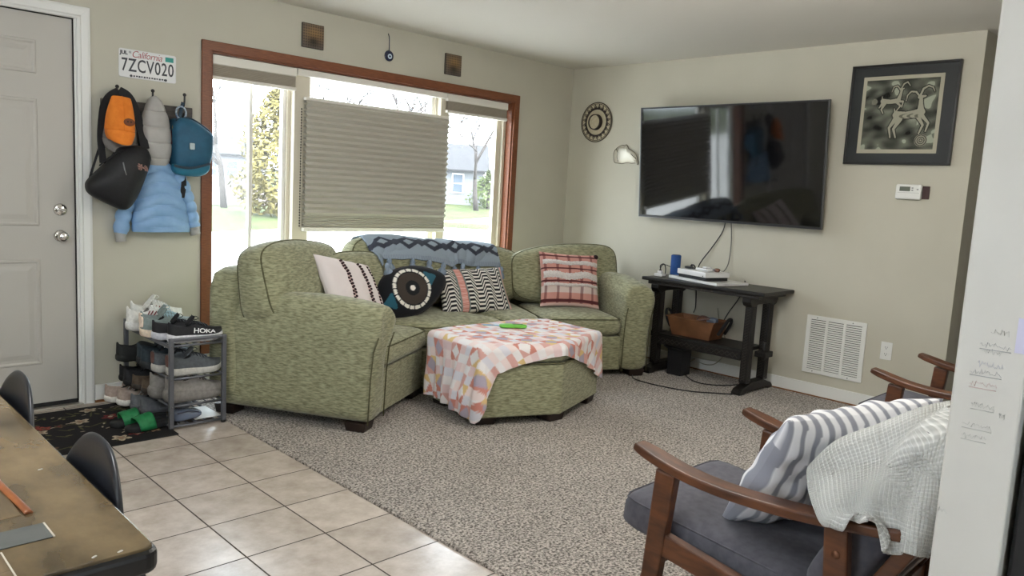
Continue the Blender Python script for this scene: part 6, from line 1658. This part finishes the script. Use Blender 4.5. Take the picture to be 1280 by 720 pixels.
# second shelf
shoe('dark grey trail shoe with brown heel at the front of the second shelf', (XC + 0.0, -0.655, z2), R(3), (76, 80, 84), (176, 174, 168), lace=(54, 56, 60), Hh=0.088, st=0.030, heel_tab=(96, 66, 60), group='dark grey trail shoes', lining=(40, 40, 44))
shoe('dark grey trail shoe behind its mate on the second shelf', (XC - 0.03, -0.548, z2), R(-2), (72, 76, 80), (170, 168, 162), lace=(54, 56, 60), Hh=0.088, st=0.030, heel_tab=(96, 66, 60), group='dark grey trail shoes', lining=(40, 40, 44))
shoe('dark teal sneaker with a pale lace hanging over the second shelf', (XC - 0.05, -0.435, z2), R(4), (34, 46, 54), (30, 34, 38), lace=(200, 198, 192), Hh=0.095, st=0.028, group='dark teal sneakers', lining=(22, 26, 30))
shoe('dark teal sneaker farther back on the second shelf', (XC - 0.03, -0.33, z2), R(0), (32, 44, 52), (30, 34, 38), lace=(60, 70, 76), Hh=0.095, st=0.028, group='dark teal sneakers', lining=(22, 26, 30))
shoe('black clog with its heel poking out left of the second shelf', (XC - 0.10, -0.215, z2), R(4), (24, 26, 26), (22, 24, 24), laces=False, Hh=0.085, st=0.026, group=None, lining=(18, 18, 18), name='clog')
# third shelf
shoe('chunky grey sneaker at the front of the third shelf', (XC + 0.0, -0.650, z3), R(3), (132, 128, 124), (122, 118, 114), lace=(70, 68, 68), Hh=0.095, st=0.040, chunky=0.9, L_=0.30, group='chunky grey sneakers', lining=(60, 58, 58))
shoe('chunky grey sneaker behind the front one on the third shelf', (XC - 0.03, -0.538, z3), R(-3), (128, 124, 120), (118, 114, 110), lace=(70, 68, 68), Hh=0.092, st=0.038, chunky=0.9, L_=0.30, group='chunky grey sneakers', lining=(60, 58, 58))
shoe('brown leather shoe with a dark sole on the third shelf', (XC - 0.04, -0.42, z3), R(4), (84, 70, 56), (52, 44, 38), laces=False, Hh=0.062, st=0.022, group='brown slip-on shoes', lining=(44, 38, 32), name='loafer')
shoe('brown leather shoe behind its mate on the third shelf', (XC - 0.05, -0.315, z3), R(0), (80, 66, 52), (52, 44, 38), laces=False, Hh=0.062, st=0.022, group='brown slip-on shoes', lining=(44, 38, 32), name='loafer')
shoe('black low shoe nearer the back of the third shelf', (XC - 0.06, -0.21, z3), R(3), (26, 26, 30), (20, 20, 22), lace=(30, 30, 34), Hh=0.078, st=0.024, group='black low shoes', lining=(18, 18, 20))
shoe('black low shoe at the very back of the third shelf', (XC - 0.05, -0.115, z3), R(0), (24, 24, 28), (20, 20, 22), lace=(30, 30, 34), Hh=0.078, st=0.024, group='black low shoes', lining=(18, 18, 20))
# bottom shelf: toes to the sofa, heels over the mat
shoe('grey casual shoe nearest the green slides on the bottom shelf', (XC - 0.06, -0.44, z4), R(6), (92, 94, 98), (84, 86, 90), lace=(70, 72, 76), Hh=0.070, st=0.022, group='grey casual shoes', lining=(40, 42, 46), L_=0.28)
shoe('grey casual shoe behind its mate on the bottom shelf', (XC - 0.07, -0.335, z4), R(3), (98, 100, 104), (90, 92, 96), lace=(70, 72, 76), Hh=0.070, st=0.022, group='grey casual shoes', lining=(40, 42, 46), L_=0.28)
shoe('beige and white striped sneaker nearer the grey shoes on the bottom shelf', (XC - 0.10, -0.225, z4), R(4), (168, 150, 138), (226, 222, 214), lace=(226, 224, 220), Hh=0.080, st=0.026, accent=((236, 234, 230), (0.32, 0.40, 0.48)), group='beige sneakers')
shoe('beige and white striped sneaker at the back of the bottom shelf', (XC - 0.13, -0.125, z4), R(2), (170, 152, 140), (226, 222, 214), lace=(226, 224, 220), Hh=0.080, st=0.026, accent=((236, 234, 230), (0.32, 0.40, 0.48)), group='beige sneakers')
# green slides
def slide(label, p, yaw):
    t = thing('slide_sandal', label, 'sandal', p, 'green slides', local=True, rot=(0, 0, yaw))
    L_, W = 0.27, 0.105; S_ = [0.5 - 0.5 * math.cos(pi * i / 25) for i in range(26)]
    rows = []
    for zf, g in ((0.0, 0.95), (0.3, 1.0), (0.8, 1.0), (1.0, 0.95)):
        row = []
        for side in (1, -1):
            for s in (S_ if side > 0 else S_[::-1]): row.append(((s - 0.5) * L_, side * footprint(s, W, side) * 0.97 * g + 1e-4 * side, zf * (0.022 + 0.010 * (1 - s))))
        rows.append(row)
    b = MB(); b.ring(rows, True, True, True); b.f = [f[::-1] for f in b.f]; b.build('footbed', smat((26, 28, 30), 0.8), t)
    rows = []
    for i in range(9):
        s = 0.50 + 0.30 * i / 8; w = footprint(s, W, 1) + 0.003; row = []
        for j in range(15):
            a = pi * j / 14; row.append(((s - 0.5) * L_ + 0.012 * math.sin(a), w * math.copysign(abs(math.cos(a)) ** 0.7, math.cos(a)), 0.008 + (0.072 - 0.018 * i / 8) * math.sin(a) ** 0.8))
        rows.append(row)
    b = MB(); b.ring(rows, False); b.build('strap', smat((20, 110, 62), 0.6), t, solid=0.005)
    b = MB(); b.box(0.024, 0.046, 0.028, 0.048, 0.0, 0.002, M=Matrix.Translation((0.0, -0.052, 0.0795)) @ Matrix.Rotation(R(12), 4, 'Y')); b.build('strap_tag', smat((226, 230, 226), 0.5), t, label='small white tag')
    return t
slide('green slide sandal nearest the front post of the shoe rack', (-3.755, -0.645, 0.0095), R(184))
slide('green slide sandal behind the nearest one, its black footbed toward the door', (-3.785, -0.535, 0.0095), R(178))
t = thing('clear_pouch', 'small clear blue plastic pouch on the bottom shelf behind the front post', 'pouch', (-3.60, -0.655, 0.0262))
m_cb, nt_, bs_ = new_mat('clear_blue_film'); bs_.inputs['Base Color'].default_value = (*rgb(120, 132, 156), 1); bs_.inputs['Alpha'].default_value = 0.7; bs_.inputs['Roughness'].default_value = 0.15
b = MB(); b.sq(0.075, 0.045, 0.028, 4, 3, 10, M=Matrix.Translation((-3.595, -0.655, 0.055)), warp=lambda p: (p.x, p.y, p.z * (1 - 0.3 * p.x / 0.075))); b.build('film', m_cb, t)
b = MB(); b.tube([(-3.655, -0.70, 0.075), (-3.60, -0.702, 0.082), (-3.545, -0.70, 0.07)], 0.004, 6); b.build('zip', smat((60, 66, 84), 0.5), t)
b = MB(); b.hexa([(-3.56, -0.69, 0.0262), (-3.42, -0.69, 0.0262), (-3.42, -0.48, 0.0262), (-3.56, -0.48, 0.0262)], [(-3.56, -0.69, 0.0285), (-3.42, -0.69, 0.0285), (-3.42, -0.48, 0.0285), (-3.56, -0.48, 0.0285)])
tag(b.build('white_card', M_white, None), 'white card lying flat on the bottom shelf of the shoe rack', 'card')

# ---------------------------------------------------------------- dining table with an old panelled door for a top
M_top = mat('worn_brown_timber', rgb(60, 49, 33), rgb(124, 105, 76), 7, rough=0.2, bump=0.15, bscale=24, stretch=(1.2, 0.7, 1), detail=8, coat=0.25)
M_panel = mat('dark_panel_timber', rgb(66, 54, 38), rgb(110, 92, 66), 9, rough=0.3, stretch=(4, 0.7, 1), detail=8, coat=0.3)
M_tedge = mat('black_table_edge', rgb(28, 27, 27), None, rough=0.35)
M_copper = mat('copper_brown_bead', rgb(128, 70, 34), rgb(150, 88, 46), 30, rough=0.35)
M_glassgrey = mat('grey_resin', rgb(74, 78, 78), rgb(92, 94, 92), 14, rough=0.18)
M_pale_mark = mat('pale_table_mark', rgb(190, 182, 168), None, rough=0.4)
tb = thing('dining_table', 'brown timber dining table with black edges and inset panels, lower left', 'table', (-5.25, -2.6, 0))
TX0, TX1, TY0, TY1, TZ = -5.78, -4.742, -3.445, -1.78, 0.742
def rect_r(x0, x1, y0, y1, r, k=5):
    return [(a, c_) for a, c_ in rrect(x0, x1, y0, y1, r, k)]
b = MB(); b.prism(rect_r(TX0, TX1, TY0, TY1, 0.022), TZ - 0.042, TZ - 0.004); b.build('edge_band', M_tedge, tb, bevel=0.01, seg=3)
b = MB(); b.prism(rect_r(TX0 + 0.006, TX1 - 0.006, TY0 + 0.006, TY1 - 0.006, 0.018), TZ - 0.012, TZ); b.build('table_top', M_top, tb, bevel=0.003)
b = MB(); b.box(TX0 + 0.12, -4.872, -3.215, -2.30, TZ - 0.002, TZ + 0.0012); b.build('upper_panel', M_panel, tb, bevel=0.001)
b = MB(); b.box(TX0 + 0.12, -4.925, -3.40, -3.335, TZ - 0.002, TZ + 0.001); b.box(TX0 + 0.12, -4.925, -3.42, -3.335, TZ - 0.002, TZ + 0.0008); b.build('lower_panel', M_panel, tb)
b = MB(); b.box(TX0 + 0.12, -4.855, -3.325, -3.265, TZ - 0.002, TZ + 0.0014); b.build('resin_strip', M_glassgrey, tb)
b = MB()
b.tube(catmull([(-4.862, -3.215, TZ + 0.002), (-4.866, -3.15, TZ + 0.003), (-4.872, -3.05, TZ + 0.003), (-4.872, -2.9, TZ + 0.002), (-4.872, -2.32, TZ + 0.001)], 6), [0.0065] * 24 + [0.004], 8, flat=0.5)
b.build('copper_bead', M_copper, tb, label='copper-brown bead')
b = MB(); b.box(-4.8545, -4.8520, -3.325, -3.265, TZ, TZ + 0.0016); b.box(-4.9245, -4.9222, -3.43, -3.335, TZ, TZ + 0.0012); b.build('pale_line', M_pale_mark, tb, label='pale line')  # thin pale strips beside the resin strip and the lower panel
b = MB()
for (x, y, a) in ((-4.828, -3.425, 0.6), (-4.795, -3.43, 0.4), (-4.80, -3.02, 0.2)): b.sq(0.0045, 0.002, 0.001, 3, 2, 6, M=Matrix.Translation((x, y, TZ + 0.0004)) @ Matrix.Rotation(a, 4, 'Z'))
b.build('chip', M_pale_mark, tb, label='pale chips in the varnish')
for x, y in ((TX0 + 0.07, TY0 + 0.05), (TX1 - 0.055, TY0 + 0.05), (TX0 + 0.07, TY1 - 0.05), (TX1 - 0.055, TY1 - 0.05)):
    b = MB(); b.box(x - 0.038, x + 0.038, y - 0.038, y + 0.038, 0.0006, TZ - 0.042); b.build('leg', mat('grey_black_paint', rgb(52, 52, 54), rgb(66, 66, 68), 20, rough=0.5), tb, bevel=0.005)
for q in ((TX0 + 0.04, TX1 - 0.02, TY0 + 0.018, TY0 + 0.04), (TX0 + 0.04, TX1 - 0.02, TY1 - 0.04, TY1 - 0.018), (TX0 + 0.04, TX0 + 0.062, TY0 + 0.04, TY1 - 0.04), (TX1 - 0.042, TX1 - 0.02, TY0 + 0.04, TY1 - 0.04)):
    b = MB(); b.box(*q, TZ - 0.14, TZ - 0.042); b.build('apron', mat('grey_black_apron', rgb(58, 58, 60), None, rough=0.5), tb, bevel=0.002)
# moulded chairs
M_shell = mat('black_moulded_shell', rgb(26, 28, 33), rgb(32, 34, 40), 8, rough=0.33, bump=0.08, bscale=120, bdist=0.001)
def dining_chair(x, y, label, yaw=0.0, scuff=False):
    t = thing('dining_chair', label, 'chair', (x, y, 0.0), 'black dining chairs', local=True, rot=(0, 0, yaw))
    # faces -x; the back stands at +x
    nu, nv = 25, 21; V_ = []
    for i in range(nu):
        k = i / (nu - 1)                       # 0 front lip .. 1 top of back
        for j in range(nv):
            q = -1 + 2 * j / (nv - 1)
            if k < 0.5:
                f_ = k / 0.5; xx = -0.21 + 0.36 * f_; zz = 0.435 - 0.012 * math.sin(pi * f_) + 0.03 * q * q * f_; hw = 0.20 + 0.012 * f_
            else:
                f_ = (k - 0.5) / 0.5
                xx = 0.15 + 0.085 * math.sin(f_ * pi / 2) ** 0.9 + 0.02 * f_; zz = 0.435 + 0.375 * f_ ** 1.15 + 0.03 * q * q * (1 - f_) ; hw = 0.234 - 0.02 * f_
                cap_ = max(0, f_ - 0.45) / 0.55; zz -= 0.17 * cap_ * abs(q) ** 2.6; hw *= 1 - 0.06 * cap_
                xx -= 0.03 * q * q
            V_.append((xx, q * hw, zz))
    F_ = [(i * nv + j, i * nv + j + 1, (i + 1) * nv + j + 1, (i + 1) * nv + j) for i in range(nu - 1) for j in range(nv - 1)]
    b = MB(); b.add(V_, F_); b.build('shell', M_shell, t, solid=0.012, subd=1)
    for sx in (-1, 1):
        for sy in (-1, 1):
            b = MB(); b.tube([(sx * 0.10, sy * 0.10, 0.42), (sx * 0.20, sy * 0.19, 0.001)], [0.014, 0.009], 8); b.build('leg', M_black, t)
    if scuff:
        b = MB(); b.tube([(0.256, 0.02, 0.70), (0.263, 0.03, 0.725), (0.264, 0.025, 0.745)], 0.0022, 5); b.build('scuff', mat('pale_scuff', rgb(150, 190, 186), None, rough=0.5), t, label='pale scuff mark')
    return t
dining_chair(-4.972, -3.09, 'black moulded dining chair nearest the table corner')
dining_chair(-4.972, -2.52, 'black moulded dining chair by the front door with a pale scuff', scuff=True)

# ---------------------------------------------------------------- tall black appliance behind the wall end, and the pencil marks on the wall end
t = thing('refrigerator', 'tall black cabinet-like appliance at the right edge behind the white wall end', 'appliance', (-2.95, -4.66, 0.0))
b = MB(); b.box(-3.53, -2.78, -5.05, -4.27, 0.03, 1.72); b.build('body', mat('black_enamel', rgb(20, 20, 24), None, rough=0.4), t, bevel=0.008)
b = MB(); b.box(-3.52, -2.79, -5.10, -5.052, 0.62, 1.71); b.box(-3.52, -2.79, -5.10, -5.052, 0.06, 0.61); b.build('door', M_black, t, bevel=0.008)
for xx in (-3.49, -2.82):
    b = MB(); b.box(xx - 0.02, xx + 0.02, -4.9, -4.40, 0.0115, 0.03); b.build('foot', M_black, t)
M_paper = mat('lavender_paper', rgb(206, 204, 226), None, rough=0.8)
b = MB(); b.box(-3.5562, -3.5550, -4.2595, -4.240, 1.055, 1.118); tag(b.build('paper_note', M_paper, None), 'small lavender paper taped to the edge of the white wall end', 'note')
pencil = mat('pencil_graphite', rgb(198, 197, 193), None, rough=0.8); blue_p = mat('blue_ballpoint', rgb(186, 188, 206), None, rough=0.8); red_p = mat('red_ballpoint', rgb(214, 182, 180), None, rough=0.8); dark_p = mat('dark_ballpoint', rgb(172, 172, 176), None, rough=0.8)
tally = thing('height_marks', 'faint handwritten height marks in pencil and pen on the white wall end', 'handwriting', (-3.5552, -4.2, 0.86))
rnd = random.Random(4)
for (yc, zc, wd, m, und) in [(-4.214, 1.087, 0.029, "p", 0), (-4.21, 1.061, 0.05, "d", 1), (-4.206, 1.05, 0.033, "p", 0), (-4.206, 1.025, 0.04, "b", 0), (-4.2, 1.01, 0.051, "d", 1), (-4.198, 0.987, 0.044, "r", 1), (-4.202, 0.947, 0.038, "p", 1), (-4.234, 0.937, 0.01, "p", 0), (-4.197, 0.909, 0.049, "p", 1), (-4.194, 0.887, 0.041, "p", 1), (-4.154, 0.733, 0.025, "p", 0)]:
    b = MB(); x_ = -3.5552; n_ = 26; pts = []
    for i in range(n_):
        q = i / (n_ - 1); pts.append((x_, yc + wd * (0.5 - q), zc + rnd.uniform(-1, 1) * 0.0042 + 0.002 * math.sin(i * 2.2)))
    b.tube(pts, 0.0003, 4)
    if und: b.tube([(x_, yc + wd * 0.5, zc - 0.008), (x_, yc - wd * 0.5, zc - 0.0075)], 0.0005, 4)
    b.build('handwritten_mark', {'p': pencil, 'b': blue_p, 'r': red_p, 'd': dark_p}[m], tally)
